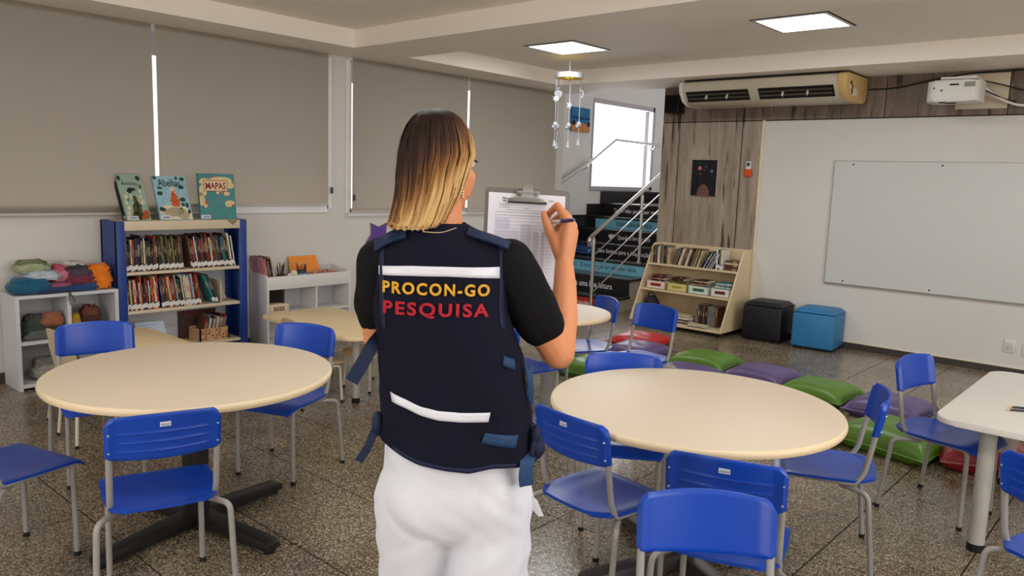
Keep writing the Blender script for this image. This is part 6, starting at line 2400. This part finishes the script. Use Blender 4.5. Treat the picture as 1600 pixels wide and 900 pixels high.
for v in b.verts:
    c_ = v.co
    leg = max(0, min(1, (0.78 - c_.z) / 0.2))
    side = c_.x - 0.022
    f = 0.010 * leg * mnoise.noise(Vector((c_.x * 13 + c_.z * 3.0 * (1 if side > 0 else -1), c_.y * 10, c_.z * 2.6)))
    f += 0.0055 * mnoise.noise(Vector((side * 18 + abs(c_.z - 0.72) * 20, c_.y * 12, c_.z * 8)))
    v.co += v.normal * f
tr = obj('trousers', b, tro_m, person, smooth=180)
bm = NB()
prism(bm, [(0, 0), (0.012, -0.01), (0.030, -0.050), (0.018, -0.052), (0.002, -0.035)], 0, 0.003, Matrix(((1, 0, 0, 0.206), (0, 0, 1, -0.03), (0, 1, 0, 0.805), (0, 0, 0, 1))), 0.001)
obj('pocket_flap', bm, tro_m, tr, smooth=30)
for x in (-0.085, 0.137):
    bm = NB()
    prism(bm, [(x + 0.045 * (1 - 0.18 * abs(sin(a / 2))) * cos(a), 0.06 + 0.125 * sin(a)) for a in [2 * pi * k / 24 for k in range(24)]], 0.0, 0.022, None, 0.005)
    sh = obj('shoe', bm, mat('shoe_white', (214, 210, 206), 0.5, 0.4), person)
    bm = NB()
    ell(bm, (x, 0.10, 0.035), (0.042, 0.085, 0.035), 18, 10)
    obj('shoe_upper', bm, mat('shoe_white', (214, 210, 206)), sh)

# ---------------------------------------------------------------- clipboard, sheet and pen (held things of their own)
TL = math.atan(0.10)
cb = thing('clipboard', 'grey clipboard with steel clip and a printed form held up by the woman', 'clipboard', Vector((PX, PY, 0)) + Matrix.Rotation(PAZ, 3, 'Z') @ Vector((0.193, 0.297, 1.36)), PAZ)
cb.rotation_euler = (-TL, radians(1.0), PAZ)
CWD, CHT = 0.228, 0.330
bm = NB()
prism(bm, rrect(CWD, CHT, 0.012, 5), 0, 0.003, Matrix(((1, 0, 0, 0), (0, 0, 1, 0), (0, 1, 0, 0), (0, 0, 0, 1))), 0.0008)
obj('board', bm, mat('clipboard_grey', (112, 106, 102), 0.5, 0.4, var=0.05, vscale=40), cb)
bm = NB()
prism(bm, [(-0.104, -0.158), (0.102, -0.158), (0.102, 0.150), (-0.104, 0.152)], 0, 0.0012, Matrix(((1, 0, 0, 0), (0, 0, -1, -0.0004), (0, 1, 0, 0), (0, 0, 0, 1))))
sheet = obj('paper_form', bm, mat('form_white', (228, 226, 234), 0.7, 0.3, var=0.01), cb, smooth=0)
PF = lambda x, z, y=-0.0022: Matrix(((1, 0, 0, x), (0, 0, -1, y), (0, 1, 0, z), (0, 0, 0, 1)))
bm = NB()
for (x0, x1, z) in ((-0.055, 0.06, 0.106), (-0.085, 0.085, 0.100), (-0.085, 0.08, 0.092), (-0.075, -0.045, 0.122), (-0.075, -0.05, 0.118), (-0.075, -0.045, 0.113), (-0.008, 0.004, 0.111)):
    prism(bm, [(x0, z), (x1, z), (x1, z + 0.0011), (x0, z + 0.0011)], 0, 0.0003, PF(0, 0))
for r_ in range(24):
    z = 0.086 - 0.0095 * r_
    prism(bm, [(-0.085, z), (0.09, z), (0.09, z + 0.0004), (-0.085, z + 0.0004)], 0, 0.0003, PF(0, 0))
obj('form_lines', bm, mat('form_ink', (146, 146, 160), 0.6, 0.3), sheet, smooth=0)
bm = NB()
for (x0, x1, z0, z1) in ((-0.083, -0.045, 0.055, 0.085), (-0.085, -0.02, -0.11, 0.052), (0.02, 0.034, -0.13, 0.05), (0.042, 0.05, -0.13, 0.05), (-0.015, 0.012, -0.13, 0.07)):
    prism(bm, [(x0, z0), (x1, z0), (x1, z1), (x0, z1)], 0, 0.0002, PF(0, 0, -0.0019))
obj('form_shading', bm, mat('form_tint', (204, 204, 218), 0.6, 0.3), sheet, smooth=0)
for s, x, z, w_, m_ in (('PRO', -0.0605, 0.1375, 0.014, 'form_head'), ('UN', -0.0620, 0.1310, 0.010, 'form_head'), ('CAS', 0.064, 0.1350, 0.014, 'form_head2')):
    tb = text_bm(s, 0.006, bold=0.0001, fit=(w_, 0.005))
    xf(tb, PF(x, z))
    obj('lettering', tb, mat(m_, (60, 60, 66) if m_ == 'form_head' else (120, 120, 126), 0.6, 0.3), sheet, smooth=0)
chrome = mat('chrome', (165, 163, 160), 0.32, 0.5, metal=1.0)
bm = NB()
prism(bm, [(-0.052, 0.128), (0.052, 0.128), (0.052, 0.137), (0.018, 0.143), (0.014, 0.150), (0.014, 0.180), (-0.014, 0.180), (-0.014, 0.150), (-0.018, 0.143), (-0.052, 0.137)], 0.0, 0.004, PF(0, 0, -0.006), 0.0012)
obj('clip', bm, chrome, cb, smooth=30)
bm = NB()
prism(bm, [(-0.052, 0.1255), (0.052, 0.1255), (0.052, 0.129), (-0.052, 0.129)], 0, 0.008, PF(0, 0, -0.003))
obj('clip_jaw', bm, rubber, cb, smooth=0)
bm = NB()
b2(bm, -0.030, -0.012, -0.010, 0.0, 0.146, 0.160, 0.002)
b2(bm, 0.012, 0.030, -0.010, 0.0, 0.146, 0.160, 0.002)
cyl(bm, (-0.032, -0.008, 0.153), (0.032, -0.008, 0.153), 0.003, seg=10)
obj('clip_spring', bm, chrome, cb, smooth=30)
# the pen
RZm = Matrix.Rotation(PAZ, 3, 'Z')
pa = Vector((0.249, 0.284, 1.4385))
pb_ = Vector((0.3045, 0.166, 1.4525))
pen = thing('pen', 'white ballpoint pen with dark blue end in the writing hand', 'pen', Vector((PX, PY, 0)) + RZm @ pa)
pen.rotation_euler = (RZm @ (pb_ - pa)).to_track_quat('Z', 'X').to_euler()
L = (pb_ - pa).length
bm = NB()
cyl(bm, (0, 0, 0.012), (0, 0, L * 0.55), 0.0042, seg=14)
cyl(bm, (0, 0, 0), (0, 0, 0.012), 0.0008, 0.004, 14)
obj('barrel', bm, mat('pen_white', (232, 226, 224), 0.3, 0.5), pen)
bm = NB()
cyl(bm, (0, 0, L * 0.55), (0, 0, L - 0.008), 0.0052, 0.0050, seg=14)
cyl(bm, (0, 0, L - 0.008), (0, 0, L), 0.005, 0.003, seg=14)
obj('cap', bm, mat('pen_blue', (26, 38, 92), 0.3, 0.5), pen)
